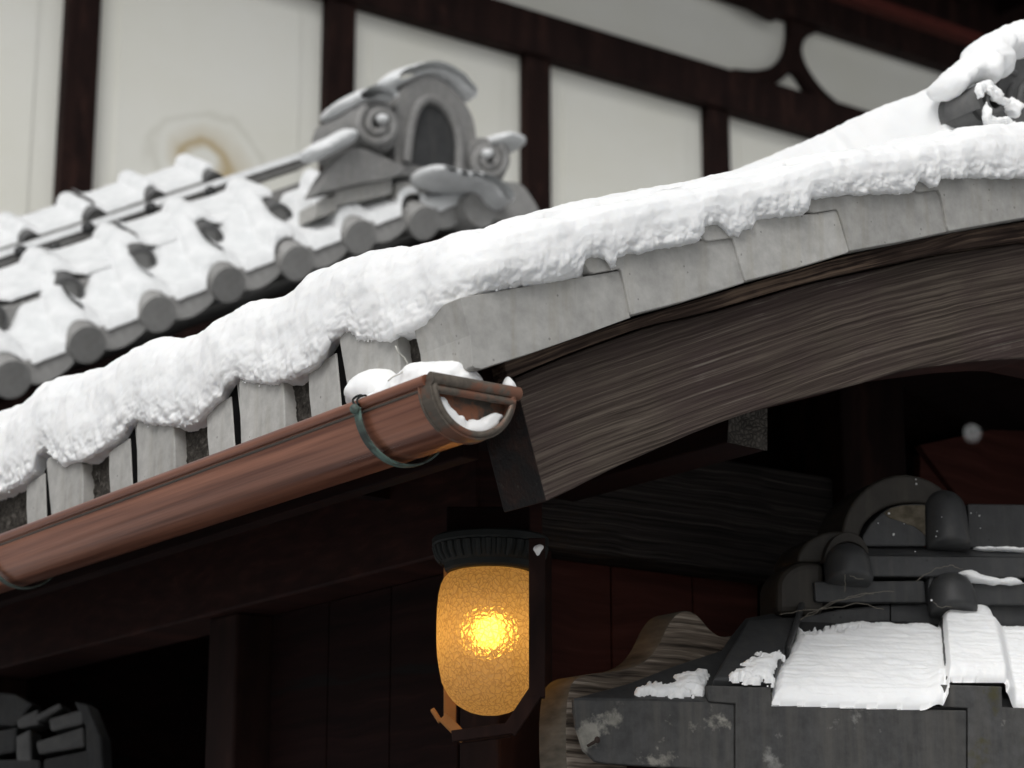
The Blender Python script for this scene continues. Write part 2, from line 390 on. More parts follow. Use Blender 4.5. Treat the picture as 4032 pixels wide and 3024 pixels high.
class MB:
    """collects world-space faces for ONE mesh object"""
    def __init__(s): s.v = []; s.f = []; s.mi = []; s.m = 0
    def add(s, vs, fs):
        b = len(s.v); s.v += [tuple(map(float, p)) for p in vs]
        s.f += [tuple(b + i for i in f) for f in fs]; s.mi += [s.m] * len(fs); return s
    def prism(s, front, vec):
        n = len(front); front = [np.array(p, float) for p in front]; vec = np.array(vec, float)
        nrm = sum((np.cross(front[i] - front[0], front[(i + 1) % n] - front[0]) for i in range(1, n)), np.zeros(3))
        if np.dot(nrm, vec) > 0: front = front[::-1]
        back = [p + vec for p in front]
        fs = [tuple(range(n)), tuple(range(2 * n - 1, n - 1, -1))] + [((i + 1) % n, i, n + i, n + (i + 1) % n) for i in range(n)]
        return s.add(front + back, fs)
    def box(s, c, ax, ay, az):
        c, ax, ay, az = (np.array(q, float) for q in (c, ax, ay, az))
        return s.prism([c - ax - ay - az, c + ax - ay - az, c + ax - ay + az, c - ax - ay + az], 2 * ay)
    def aabb(s, a, b):
        a, b = np.array(a, float), np.array(b, float)
        return s.box((a + b) / 2, XA * (b - a)[0] / 2, YA * (b - a)[1] / 2, ZA * (b - a)[2] / 2)
    def tube(s, pts, r, n=10, caps=True):
        pts = [np.array(p, float) for p in pts]
        rs = r if hasattr(r, '__len__') else [r] * len(pts)
        vs, fs, ref = [], [], None
        for i, p in enumerate(pts):
            t = unit(pts[min(i + 1, len(pts) - 1)] - pts[max(i - 1, 0)])
            if ref is None: ref = unit(np.cross(t, ZA if abs(t[2]) < .9 else XA))
            ref = unit(ref - t * np.dot(ref, t)); q = np.cross(t, ref)
            for k in range(n):
                a = 2 * math.pi * k / n
                vs.append(p + rs[i] * (math.cos(a) * ref + math.sin(a) * q))
        for i in range(len(pts) - 1):
            for k in range(n):
                a, b = i * n + k, i * n + (k + 1) % n
                fs.append((a, b, b + n, a + n))
        if caps: fs += [tuple(range(n - 1, -1, -1)), tuple(range((len(pts) - 1) * n, len(pts) * n))]
        return s.add(vs, fs)
    def lathe(s, o, ax, prof, n=32, a0=0, a1=2 * math.pi, ref=None):
        """prof: (radius, height along ax)"""
        o = np.array(o, float); ax = unit(ax)
        ref = unit(np.cross(ax, XA if abs(ax[0]) < .9 else YA)) if ref is None else unit(ref)
        q = np.cross(ax, ref); full = abs(a1 - a0 - 2 * math.pi) < 1e-6
        m = n if full else n + 1
        vs = [o + ax * h + r * (math.cos(a0 + (a1 - a0) * k / n) * ref + math.sin(a0 + (a1 - a0) * k / n) * q) for r, h in prof for k in range(m)]
        fs = []
        for i in range(len(prof) - 1):
            for k in range(n):
                a, b = i * m + k, i * m + (k + 1) % m
                fs.append((a, b, b + m, a + m))
        return s.add(vs, fs)
    def ball(s, c, r, n=12, sq=(1, 1, 1)):
        c = np.array(c, float); prof = [(math.sin(math.pi * i / n), -math.cos(math.pi * i / n)) for i in range(n + 1)]
        b = len(s.v); s.lathe((0, 0, 0), ZA, prof, n * 2)
        for i in range(b, len(s.v)):
            s.v[i] = tuple(c + np.array(s.v[i]) * r * np.array(sq))
        return s
    def grid(s, P):
        a, b = P.shape[:2]; base = len(s.v)
        s.v += [tuple(p) for p in P.reshape(-1, 3)]
        for i in range(a - 1):
            for j in range(b - 1):
                k = base + i * b + j; s.f.append((k, k + 1, k + b + 1, k + b)); s.mi.append(s.m)
        return s
    def build(s, name, mat, parent=None, bevel=0, smooth=None, merge=False, seg=2, recalc=True):
        me = bpy.data.meshes.new(name)
        off = wloc(parent) if parent is not None else np.zeros(3)
        va = np.array(s.v) - off
        me.from_pydata(va.tolist(), [], s.f)
        mats = mat if isinstance(mat, (list, tuple)) else [mat]
        for m in mats: me.materials.append(MATS[m])
        if len(mats) > 1: me.polygons.foreach_set('material_index', s.mi)
        if bevel or merge or recalc:
            bm = bmesh.new(); bm.from_mesh(me)
            if merge: bmesh.ops.remove_doubles(bm, verts=bm.verts, dist=1e-5)
            if recalc: bmesh.ops.recalc_face_normals(bm, faces=bm.faces)
            if bevel:
                ed = [e for e in bm.edges if len(e.link_faces) == 2 and e.calc_face_angle(0) > .5]
                bmesh.ops.bevel(bm, geom=ed, offset=bevel, segments=seg, affect='EDGES', profile=.5, clamp_overlap=True)
            bm.to_mesh(me); bm.free()
        if smooth:
            me.shade_smooth()
            if smooth is not True: me.set_sharp_from_angle(angle=smooth)
        o = bpy.data.objects.new(name, me); col.objects.link(o); o.parent = parent
        return o

def npmesh(name, V, Q, mat, parent=None, smooth=True):
    me = bpy.data.meshes.new(name)
    off = wloc(parent) if parent is not None else np.zeros(3)
    V = np.asarray(V, np.float32) - off.astype(np.float32); Q = np.asarray(Q, np.int32)
    me.vertices.add(len(V)); me.vertices.foreach_set('co', V.ravel())
    me.loops.add(Q.size); me.loops.foreach_set('vertex_index', Q.ravel())
    me.polygons.add(len(Q)); me.polygons.foreach_set('loop_start', np.arange(0, Q.size, 4, dtype=np.int32))
    me.polygons.foreach_set('use_smooth', np.full(len(Q), bool(smooth)))
    me.update(calc_edges=True); me.validate()
    me.materials.append(MATS[mat])
    o = bpy.data.objects.new(name, me); col.objects.link(o); o.parent = parent
    return o

def surface_net(f, lo, hi, res):
    """quads of the zero level of f(P) <0 inside"""
    lo, hi = np.array(lo, float), np.array(hi, float)
    n = np.ceil((hi - lo) / res).astype(int) + 1
    ax = [lo[i] + np.arange(n[i]) * res for i in range(3)]
    P = np.stack(np.meshgrid(*ax, indexing='ij'), -1)
    D = f(P); S = D < 0
    cs = [(a, b, c) for a in (0, 1) for b in (0, 1) for c in (0, 1)]
    sl_ = lambda A, o: A[o[0]:n[0] - 1 + o[0], o[1]:n[1] - 1 + o[1], o[2]:n[2] - 1 + o[2]]
    cnt = sum(sl_(S, o).astype(int) for o in cs)
    act = (cnt > 0) & (cnt < 8)
    acc = np.zeros(act.shape + (3,)); num = np.zeros(act.shape)
    for a in cs:
        for k in range(3):
            if a[k]: continue
            b = list(a); b[k] = 1
            da, db = sl_(D, a), sl_(D, b); cr = (da < 0) != (db < 0)
            t = np.where(cr, da / np.where(cr, da - db, 1), 0)
            pos = np.zeros(act.shape + (3,)); pos[..., :] = a; pos[..., k] = t
            acc += np.where(cr[..., None], pos, 0); num += cr
    idx = -np.ones(act.shape, int); I = np.argwhere(act); idx[act] = np.arange(len(I))
    V = lo + (I + acc[act] / num[act][:, None]) * res
    Q = []
    for k in range(3):
        i, j = [(1, 2), (2, 0), (0, 1)][k]
        A = S.take(range(n[k] - 1), k); B = S.take(range(1, n[k]), k)
        for cr, flip in (((A & ~B), 0), ((~A & B), 1)):
            E = np.argwhere(cr)
            E = E[(E[:, i] > 0) & (E[:, j] > 0) & (E[:, i] < n[i] - 1) & (E[:, j] < n[j] - 1)]
            if not len(E): continue
            q = []
            for di, dj in ((0, 0), (1, 0), (1, 1), (0, 1)):
                e = E.copy(); e[:, i] -= di; e[:, j] -= dj; q.append(idx[e[:, 0], e[:, 1], e[:, 2]])
            q = np.stack(q, 1); Q.append(q[:, ::-1] if flip else q)
    return V, np.concatenate(Q)

def smin(a, b, k):
    h = np.clip(.5 + .5 * (b - a) / k, 0, 1)
    return b * (1 - h) + a * h - k * h * (1 - h)
def snow_lump(name, ells, res, k, amp, parent=None, label=None, cat=None, clip=None, kind=None, freq=40):
    """ells: (centre, radii); clip: function P -> distance that is kept negative"""
    C = np.array([e[0] for e in ells]); R = np.array([e[1] for e in ells])
    pad = amp * 2 + k * .3 + res * 2
    lo, hi = (C - R).min(0) - pad, (C + R).max(0) + pad
    def f(P):
        d = None
        for c, r in zip(C, R):
            q = (P - c) / r; l = np.sqrt((q ** 2).sum(-1)); e = (l - 1) * r.min()
            d = e if d is None else smin(d, e, k)
        d = d + amp * fbm(P * freq, 3, .55)
        if clip is not None: d = np.maximum(d, clip(P))
        return d
    V, Q = surface_net(f, lo, hi, res)
    o = npmesh(name, V, Q, 'snow', parent)
    return tag(o, label, cat, kind=kind)

def interp_path(pts, key):
    """sorted (key, z) from world points"""
    a = sorted((float(p[key]), float(p[2])) for p in pts)
    return np.array([q[0] for q in a]), np.array([q[1] for q in a])

# ================================================================== GROUND
gp = MB(); gp.add([(-150, -150, 0), (150, -150, 0), (150, 150, 0), (-150, 150, 0)], [(0, 1, 2, 3)])
tag(gp.build('ground', 'ground_snow', recalc=False), 'trampled snow covered ground far below the eaves', kind='structure')

pv = MB(); pv.aabb((1.95, 3.0, .02), (3.6, 3.95, .10)); tag(pv.build('pavement', 'ground_gravel'), 'dark stone floor under the gatehouse', kind='structure')

# ================================================================== GATEHOUSE
XE, YV, YB, XM = 1.655, 2.41, 2.46, 3.2          # eave face, verge face, bargeboard face, middle of the gable
YBACK = 5.4
gate = thing('gatehouse', 'weathered wooden gatehouse whose snowy tiled roof has a curved bargeboard and grey edge tiles', 'gatehouse', (2.2, 3.2, 0))
def mir(p): return V3(2 * XM - p[0], p[1], p[2])

tile_low = [onY(x, y, YV) for x, y in ((1895, 1452), (2482, 1247), (2932, 1112), (3343, 992), (3731, 911), (4032, 861))]
lowx = np.array([p[0] for p in tile_low] + [XM]); lowz = np.array([p[2] for p in tile_low] + [tile_low[-1][2] + .055])
def low(x):
    x = np.where(x > XM, 2 * XM - x, x); return np.interp(x, lowx, lowz)
# roof deck under tiles and snow
xs = np.linspace(1.70, 2 * XM - 1.70, 40)
deck = MB()
top = [V3(x, YB + .03, low(x) + .075) for x in xs]; bot = [V3(x, YB + .03, low(x) - .0) for x in xs]
deck.prism(top + bot[::-1], YA * (YBACK - YB - .03))
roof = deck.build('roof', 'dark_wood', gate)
# verge tiles
VT = [
    [(1813, 1172), (2293, 1090), (2437, 1066), (2449, 1110), (2470, 1190), (2481, 1247), (2484, 1250), (2300, 1318), (2100, 1388), (1940, 1438), (1897, 1453), (1868, 1448), (1862, 1440), (1850, 1320)],
    [(2296, 1030), (2304, 1016), (2500, 985), (2780, 945), (2884, 938), (2888, 955), (2910, 1030), (2930, 1098), (2932, 1113), (2700, 1185), (2489, 1240), (2483, 1228), (2462, 1130), (2448, 1068), (2440, 1058), (2340, 1076), (2322, 1070)],
    [(2756, 905), (2764, 891), (2900, 870), (2985, 862), (3200, 841), (3294, 826), (3305, 860), (3325, 930), (3343, 985), (3338, 995), (3150, 1052), (2938, 1106), (2930, 1085), (2905, 1000), (2889, 946), (2882, 936), (2790, 949), (2775, 945)],
    [(3172, 796), (3180, 783), (3310, 770), (3500, 757), (3640, 751), (3694, 750), (3705, 775), (3722, 860), (3732, 912), (3560, 950), (3349, 988), (3340, 960), (3318, 880), (3302, 835), (3294, 824), (3205, 838), (3190, 834)],
    [(3595, 716), (3602, 703), (3689, 697), (3850, 695), (4060, 698), (4110, 700), (4120, 740), (4135, 800), (4145, 838), (3950, 872), (3738, 910), (3730, 890), (3716, 810), (3706, 770), (3695, 747), (3622, 756), (3606, 752)],
]
for i, pl in enumerate(VT):
    y = YV + (.0 if i == 0 else random.uniform(-.001, .0025))
    xl, xr = min(q[0] for q in pl), max(q[0] for q in pl)
    pts = [onY(px, py, y + .007 * (px - xl) / (xr - xl)) for px, py in pl]
    o = MB().prism(pts, YA * (.125 if i == 0 else .045)).build('verge_tile', 'tile_grey', roof, bevel=.0016)
    m = MB().prism([mir(p) for p in pts], YA * (.125 if i == 0 else .045)).build('verge_tile', 'tile_grey', roof, bevel=.0016)
apx = onY(4110, 700, YV); apb = onY(4145, 838, YV)
MB().prism([apx + V3(.004, 0, 0), V3(XM, YV, apx[2] + .012), mir(apx + V3(.004, 0, 0)), mir(apb + V3(.004, 0, 0)), V3(XM, YV, apb[2] + .02), apb + V3(.004, 0, 0)], YA * .05).build('verge_tile', 'tile_grey', roof, bevel=.0016)
# dark bed behind the notches of the verge tiles
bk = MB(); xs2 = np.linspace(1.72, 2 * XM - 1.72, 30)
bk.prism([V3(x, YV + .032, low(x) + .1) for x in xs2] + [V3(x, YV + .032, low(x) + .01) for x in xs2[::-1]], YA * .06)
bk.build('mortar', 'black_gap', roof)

# eave tiles: one traced, the rest are copies of it along the eave
t4L = [(1212, 1462), (1240, 1440), (1322, 1388), (1345, 1640), (1300, 1690), (1250, 1690), (1226, 1650), (1216, 1560)]
t4R = [(1334, 1335), (1345, 1312), (1375, 1298), (1430, 1296), (1562, 1318), (1572, 1420), (1576, 1520), (1560, 1610), (1540, 1640), (1384, 1660), (1360, 1520)]
def eave_mesh(slit):
    mb = MB(); sh = {0: 26, 1: 20, 9: -8, 10: 10} if slit else {9: 8, 10: 6}
    L_ = [onX(px, py, XE + .005) for px, py in t4L]; R_ = [onX(px + sh.get(k, 0), py, XE) for k, (px, py) in enumerate(t4R)]
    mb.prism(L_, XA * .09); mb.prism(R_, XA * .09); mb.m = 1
    mb.prism([onX(px, py, XE + .0075) for px, py in ((1312, 1388), (1352, 1325), (1395, 1660), (1335, 1660))], XA * .03)  # black strip set into the slit, its shade painted as colour
    return mb
y4 = onX(1212, 1500, XE)[1]
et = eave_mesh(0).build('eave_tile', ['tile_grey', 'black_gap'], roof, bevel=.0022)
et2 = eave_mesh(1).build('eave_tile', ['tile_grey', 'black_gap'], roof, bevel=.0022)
edges = [onX(px, py, XE)[1] for px, py in ((812, 1640), (428, 1790), (100, 1920), (-248, 2060))]
pit = edges[-1] - edges[-2]
edges += [edges[-1] + pit * (k + 1) for k in range(3)]
et2.location.y = edges[0] - y4
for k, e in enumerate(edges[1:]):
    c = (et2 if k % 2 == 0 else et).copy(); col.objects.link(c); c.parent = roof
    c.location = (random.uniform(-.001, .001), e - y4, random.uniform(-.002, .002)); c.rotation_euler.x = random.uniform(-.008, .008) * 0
# rough mortar between the eave tiles
Ys, Zs = np.linspace(2.53, YBACK, 900), np.linspace(2.352, 2.57, 70)
G = np.stack(np.meshgrid(Ys, Zs, indexing='ij'), -1)
Pm = np.stack([np.full(G.shape[:2], XE + .022), G[..., 0], G[..., 1]], -1)
Pm[..., 0] += .007 * fbm(Pm * 60, 4, .65)
n0, n1 = Pm.shape[:2]; I = np.arange(n0 * n1).reshape(n0, n1)
npmesh('mortar', Pm.reshape(-1, 3), np.stack([I[:-1, :-1], I[1:, :-1], I[1:, 1:], I[:-1, 1:]], -1).reshape(-1, 4), 'mortar', roof)

# batten and bargeboard
bt_top = [(1985, 1424), (2240, 1342), (2482, 1258), (2935, 1122), (3343, 1003), (3731, 920), (4032, 872)]
bt_bot = [(1999, 1494), (2130, 1436), (2252, 1386), (2568, 1273), (2800, 1222), (3152, 1116), (3700, 994), (4032, 945)]
Bt = [onY(x, y, YB - .022) for x, y in bt_top]; Bb = [onY(x, y, YB - .022) for x, y in bt_bot]
def arch(t, b, rise_t, rise_b, y, dep):
    t = t + [V3(XM, y, t[-1][2] + rise_t)] + [mir(p) for p in t[::-1]]; b = b + [V3(XM, y, b[-1][2] + rise_b)] + [mir(p) for p in b[::-1]]
    mb = MB(); n = min(len(t), len(b))
    ta = np.array(t); ba = np.array(b); xs = np.linspace(0, 1, 61)
    tx = ta[0, 0] + (ta[-1, 0] - ta[0, 0]) * xs; bx = ba[0, 0] + (ba[-1, 0] - ba[0, 0]) * xs
    tp = np.stack([tx, np.full(61, y), np.interp(tx, ta[:, 0], ta[:, 2])], -1); bp = np.stack([bx, np.full(61, y), np.interp(bx, ba[:, 0], ba[:, 2])], -1)
    vs = list(tp) + list(bp) + list(tp + YA * dep) + list(bp + YA * dep); N = 61; fs = []
    for i in range(N - 1):
        fs += [(i, i + 1, N + i + 1, N + i), (2 * N + i, 3 * N + i, 3 * N + i + 1, 2 * N + i + 1), (i, 2 * N + i, 2 * N + i + 1, i + 1), (N + i, N + i + 1, 3 * N + i + 1, 3 * N + i)]
    fs += [(0, N, 3 * N, 2 * N), (N - 1, 3 * N - 1, 4 * N - 1, 2 * N - 1)]
    return mb.add(vs, fs)
def grain(o):
    me = o.data; co = np.empty(len(me.vertices) * 3, np.float32); me.vertices.foreach_get('co', co); co = co.reshape(-1, 3) + wloc(gate)
    q = np.sqrt((XM - co[:, 0]) ** 2 + .02); co[:, 2] += .30 * q + .06 * q * q
    a = me.attributes.new('grain', 'FLOAT_VECTOR', 'POINT'); a.data.foreach_set('vector', co.astype(np.float32).ravel())
grain(arch(Bt, Bb, .045, .035, YB - .022, .1).build('batten', 'batten_wood', gate, bevel=.0015))
bb_top = [(2026, 1489), (2130, 1444), (2252, 1394), (2568, 1281), (2800, 1231), (3152, 1125), (3700, 1003), (4032, 954)]
bb_bot = [(2151, 1975), (2280, 1914), (2409, 1846), (2578, 1771), (2748, 1697), (2883, 1646), (3019, 1602), (3188, 1558), (3400, 1507), (3555, 1458), (3828, 1422), (4032, 1409)]
bbm = arch([onY(x, y, YB) for x, y in bb_top], [onY(x, y, YB) for x, y in bb_bot], .035, .005, YB, .105)
bo = bbm.build('bargeboard', ['board_wood', 'peeling_paint', 'red_wood'], gate, bevel=.003)
grain(bo)
for p in bo.data.polygons:
    p.material_index = 1 if p.normal.x < -.6 else (2 if p.normal.z < -.7 and p.center.y + gate.location.y > YB + .02 else 0)
# small dark blocking piece behind the batten's end
MB().prism([onY(x, y, YB + .01) for x, y in ((1895, 1452), (1990, 1420), (2000, 1500), (1935, 1520), (1900, 1500))], YA * .1).build('batten_block', 'dark_wood', gate, bevel=.002)

# purlin
pf = [onY(x, y, 2.585) for x, y in ((2870, 1600), (3018, 1560), (3018, 1775), (2862, 1742))]
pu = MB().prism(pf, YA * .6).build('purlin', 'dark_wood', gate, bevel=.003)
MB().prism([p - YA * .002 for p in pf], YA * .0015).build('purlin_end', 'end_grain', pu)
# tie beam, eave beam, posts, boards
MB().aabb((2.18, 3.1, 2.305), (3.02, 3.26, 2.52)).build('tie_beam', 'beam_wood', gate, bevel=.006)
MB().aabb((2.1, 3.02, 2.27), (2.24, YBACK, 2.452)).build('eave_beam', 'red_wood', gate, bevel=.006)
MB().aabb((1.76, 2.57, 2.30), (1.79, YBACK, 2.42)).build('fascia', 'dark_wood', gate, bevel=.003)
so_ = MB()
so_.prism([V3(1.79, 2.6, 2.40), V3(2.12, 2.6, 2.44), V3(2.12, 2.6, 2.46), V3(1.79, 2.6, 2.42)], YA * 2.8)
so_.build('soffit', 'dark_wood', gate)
def post(x0, y0, x1, y1, z1):
    MB().aabb((x0, y0, 0), (x1, y1, z1)).build('post', 'post_wood', gate, bevel=.006)
post(2.2, 3.1, 2.32, 3.22, 2.30); post(3.02, 3.07, 3.2, 3.25, 2.95); post(2.12, 3.90, 2.24, 4.02, 2.27); post(2.12, 5.2, 2.24, 5.32, 2.27)
k = 0
for x in np.arange(2.325, 3.0, .2):
    MB().aabb((x, 3.19, .2), (min(x + .196, 3.018), 3.21, 2.304)).build('wall_board', 'red_board', gate, bevel=.002)
for y in np.arange(3.225, 3.88, .225):
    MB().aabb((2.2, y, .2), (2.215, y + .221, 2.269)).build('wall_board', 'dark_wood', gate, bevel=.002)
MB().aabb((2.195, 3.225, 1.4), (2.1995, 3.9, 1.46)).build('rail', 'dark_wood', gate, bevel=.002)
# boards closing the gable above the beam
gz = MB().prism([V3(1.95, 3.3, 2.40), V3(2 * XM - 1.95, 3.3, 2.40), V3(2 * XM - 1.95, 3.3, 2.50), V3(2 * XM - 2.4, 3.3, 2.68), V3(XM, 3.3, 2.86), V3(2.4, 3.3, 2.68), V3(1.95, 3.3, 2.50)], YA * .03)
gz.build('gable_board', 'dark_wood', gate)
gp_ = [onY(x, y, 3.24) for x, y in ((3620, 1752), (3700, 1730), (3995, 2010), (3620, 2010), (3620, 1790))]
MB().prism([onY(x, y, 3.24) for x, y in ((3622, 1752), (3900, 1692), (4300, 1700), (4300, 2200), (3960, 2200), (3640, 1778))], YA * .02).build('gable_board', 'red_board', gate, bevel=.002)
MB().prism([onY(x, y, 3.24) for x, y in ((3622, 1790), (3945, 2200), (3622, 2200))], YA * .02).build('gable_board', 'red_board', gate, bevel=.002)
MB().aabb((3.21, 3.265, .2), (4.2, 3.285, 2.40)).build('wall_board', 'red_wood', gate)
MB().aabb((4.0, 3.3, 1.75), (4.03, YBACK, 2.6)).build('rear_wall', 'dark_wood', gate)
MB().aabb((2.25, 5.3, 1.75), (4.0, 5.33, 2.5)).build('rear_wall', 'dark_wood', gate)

# ridge with its end ornament
rd = MB()
xs3 = np.linspace(-.3, .3, 25)
prof = [V3(XM + x, 2.72, 3.02 + .11 * math.sqrt(max(0, 1 - (x / .32) ** 4)) ) for x in xs3]
rd.prism([V3(XM - .3, 2.72, 2.9)] + prof + [V3(XM + .3, 2.72, 2.9)], YA * 2.6)
ridge = rd.build('ridge', 'tile_slate', gate)
rc = onY(3908, 400, 2.60)
orn = gate
pl = [onY(x, y, 2.64) for x, y in ((3920, 470), (3935, 300), (3965, 235), (4005, 205), (4040, 185))]
cx_ = XM
pl2 = pl + [V3(cx_, 2.64, pl[-1][2] + .05)] + [V3(2 * cx_ - p[0], p[1], p[2]) for p in pl[::-1]]
oo = MB().prism(pl2, YA * .05).build('ridge_ornament', 'tile_slate', gate, bevel=.004)
# carved strokes standing proud on the plate
for a in (((3985, 440), (3972, 400), (3975, 360), (3990, 330)), ((4015, 450), (4008, 400), (4020, 350), (4050, 310)), ((3955, 300), (3975, 280), (4000, 290))):
    MB().tube([onY(x, y, 2.638) for x, y in a], [.004, .007, .007, .004][:len(a)], 8).build('carving', 'tile_slate', oo, smooth=True)
def scroll(c, s):
    r = .0375
    pts = []
    for i in range(60):
        a = i / 59 * 2.6 * math.pi; rr = r * (1 - .72 * i / 59)
        pts.append((s * -rr * math.cos(a - .6), rr * math.sin(a - .6) * 1.0))
    mb = MB(); wdt = .0065
    path = [np.array(c) + V3(u, 0, v) for u, v in pts]
    # spiral wall extruded back along the ridge direction
    vs = []
    for i, p in enumerate(path):
        t = unit(path[min(i + 1, 59)] - path[max(i - 1, 0)]); nn = np.cross(t, YA) * wdt * (1 - .4 * i / 59)
        vs += [p + nn, p - nn, p - nn + YA * .085, p + nn + YA * .085]
    fs = []
    for i in range(59):
        b = 4 * i
        fs += [(b, b + 4, b + 5, b + 1), (b + 1, b + 5, b + 6, b + 2), (b + 2, b + 6, b + 7, b + 3), (b + 3, b + 7, b + 4, b)]
    fs += [(0, 1, 2, 3), (59 * 4 + 3, 59 * 4 + 2, 59 * 4 + 1, 59 * 4)]
    mb.add(vs, fs)
    so = mb.build('scroll', 'tile_slate', oo, bevel=.0015, smooth=.6)
    MB().lathe(np.array(c) + YA * .02, YA, [(0, 0), (r * .93, 0), (r * .97, .065), (0, .066)], 32).build('scroll_body', 'tile_slate', so, smooth=.6) if False else None
    MB().lathe(np.array(c) + YA * .03, YA, [(0, 0), (r * .9, 0), (r * .97, .01), (r * 1.0, .075), (0, .076)], 32).build('scroll_core', 'tile_slate', oo, smooth=.6)
scroll(onY(3912, 395, 2.58), 1)
mc = onY(3912, 395, 2.58); scroll((2 * XM - mc[0], mc[1], mc[2]), -1)

# ================================================================== SNOW ON THE GATEHOUSE
lipE = [(-260, 2040), (-120, 1985), (0, 1945), (27, 1934), (90, 1902), (136, 1857), (149, 1790), (181, 1767), (212, 1807), (253, 1837), (294, 1821), (348, 1807), (407, 1771), (443, 1744), (484, 1712), (511, 1667), (542, 1658), (574, 1667), (656, 1676), (723, 1681), (769, 1667), (796, 1645), (827, 1604), (873, 1568), (886, 1527), (918, 1502), (931, 1484), (967, 1507), (1017, 1511), (1071, 1516), (1125, 1502), (1193, 1475), (1216, 1457), (1252, 1435), (1279, 1394), (1300, 1344), (1342, 1312), (1370, 1303), (1406, 1340), (1478, 1340), (1532, 1344), (1569, 1317), (1636, 1294), (1682, 1281), (1709, 1254), (1730, 1227), (1800, 1178), (1815, 1170)]
crE = [(-300, 1700), (-120, 1640), (0, 1611), (59, 1588), (136, 1563), (160, 1545), (235, 1496), (306, 1467), (470, 1426), (588, 1352), (699, 1314), (840, 1285), (940, 1214), (1058, 1161), (1240, 1120), (1300, 1060), (1458, 985), (1600, 950), (1732, 925), (1815, 905)]
lipV = [(1815, 1170), (2000, 1130), (2080, 1115), (2150, 1110), (2285, 1086), (2300, 1058), (2304, 1030), (2320, 1018), (2360, 1008), (2388, 1022), (2410, 1056), (2428, 1052), (2436, 1015), (2470, 1000), (2515, 998), (2560, 983), (2620, 975), (2690, 965), (2750, 952), (2764, 935), (2772, 895), (2830, 880), (2850, 898), (2880, 928), (2915, 932), (2930, 900), (2965, 905), (2985, 862), (3100, 850), (3170, 843), (3184, 815), (3190, 784), (3290, 772), (3340, 765), (3500, 760), (3590, 757), (3604, 735), (3612, 704), (3640, 714), (3665, 735), (3676, 733), (3687, 700), (3800, 697), (4032, 697), (4200, 702)]
shV = [(1790, 925), (1900, 890), (2016, 855), (2150, 825), (2335, 785), (2500, 752), (2654, 722), (2800, 692), (2982, 655), (3100, 622), (3228, 592), (3475, 565), (3600, 552), (3670, 538), (3748, 497), (3900, 486), (4032, 483), (4200, 490)]
ey, ez = interp_path([onX(x, y, XE - .004) for x, y in lipE], 1)
cy, cz = interp_path([onX(x, y, XE + .05) for x, y in crE], 1)
vx, vz = interp_path([onY(x, y, YV - .004) for x, y in lipV], 0)
sx, sz = interp_path([onY(x, y, YV + .05) for x, y in shV], 0)
def fold(x): return np.where(x > XM, 2 * XM - x, x)
def lipVz(x): return np.interp(fold(x), vx, vz)
def shVz(x):
    x = fold(x); z = np.interp(x, sx, sz); return np.where(x > 3.0, z + 0 * x, z)
rp = onY(3693, 362, 2.72)
def sstep(a, b, x):
    t = np.clip((x - a) / (b - a), 0, 1); return t * t * (3 - 2 * t)
def ridge_z(X, Y):
    q = np.abs(X - XM) / (XM - rp[0] + .05)
    z = rp[2] + .05 - .05 * np.minimum(q, 1.0) ** 2 - 3.5 * np.maximum(q - .86, 0) ** 1.6
    return z
nE, nV, nR = 950, 1250, 160
dprof = [(.03, -.02), (.012, .0), (-.004, .0), (-.010, .035), (-.016, .16), (-.019, .32), (-.017, .5), (-.010, .67), (.004, .82), (.025, .94), (.05, .99), (.075, 1.0)]
tt = np.linspace(0, len(dprof) - 1, 112)
# denser, smooth interpolation of the profile
kk = np.arange(len(dprof)); dd = np.array([p[0] for p in dprof]); zz = np.array([p[1] for p in dprof])
def smooth1(a):
    v = np.interp(tt, kk, a); ker = np.array([1, 2, 3, 2, 1]) / 9
    vp = np.concatenate([[v[0]] * 2, v, [v[-1]] * 2]); return np.convolve(vp, ker, 'valid')
D1, Z1 = smooth1(dd), smooth1(zz)
D2 = .075 + (XM - XE - .075 - .002) * (np.linspace(0, 1, 56)[1:] ** 1.6)
rows = []
XR = 2 * XM - XE
aE = np.linspace(0, 1, nE); aV = np.linspace(0, 1, nV); aR = np.linspace(0, 1, nR)
def path(d):
    e = np.stack([np.full(nE, XE + d), YBACK + aE * (YV + d - YBACK)], -1)
    v = np.stack([XE + d + aV * (XR - XE - 2 * d), np.full(nV, YV + d)], -1)
    r = np.stack([np.full(nR, XR - d), YV + d + aR * (YBACK - YV - d)], -1)
    RC = .075
    te, tv = e[:, 1] - YV - d, v[:, 0] - XE - d
    s = np.where(te < RC, -te, 0); me_ = te < RC; ph = (-te / RC + 1) / 2 * math.pi / 2
    e = np.where(me_[:, None], np.stack([XE + d + RC * (1 - np.cos(ph)), YV + d + RC * (1 - np.sin(ph))], -1), e)
    mv = tv < RC; ph = (tv / RC + 1) / 2 * math.pi / 2
    v = np.where(mv[:, None], np.stack([XE + d + RC * (1 - np.cos(ph)), YV + d + RC * (1 - np.sin(ph))], -1), v)
    return np.concatenate([e, v[1:], r[1:]])
p0 = path(0.0)
isE = np.zeros(len(p0), bool); isE[:nE] = True; isR = np.zeros(len(p0), bool); isR[nE + nV - 1:] = True
jit = fbm(np.stack([p0[:, 0] * 90, p0[:, 1] * 90, 0 * p0[:, 0]], -1), 3, .6)
zl = np.where(isE | isR, np.interp(p0[:, 1], ey, ez), lipVz(p0[:, 0])) + .003 * jit
zc = np.where(isE | isR, np.interp(p0[:, 1], cy, cz), shVz(np.clip(p0[:, 0], XE + .06, XR - .06)))
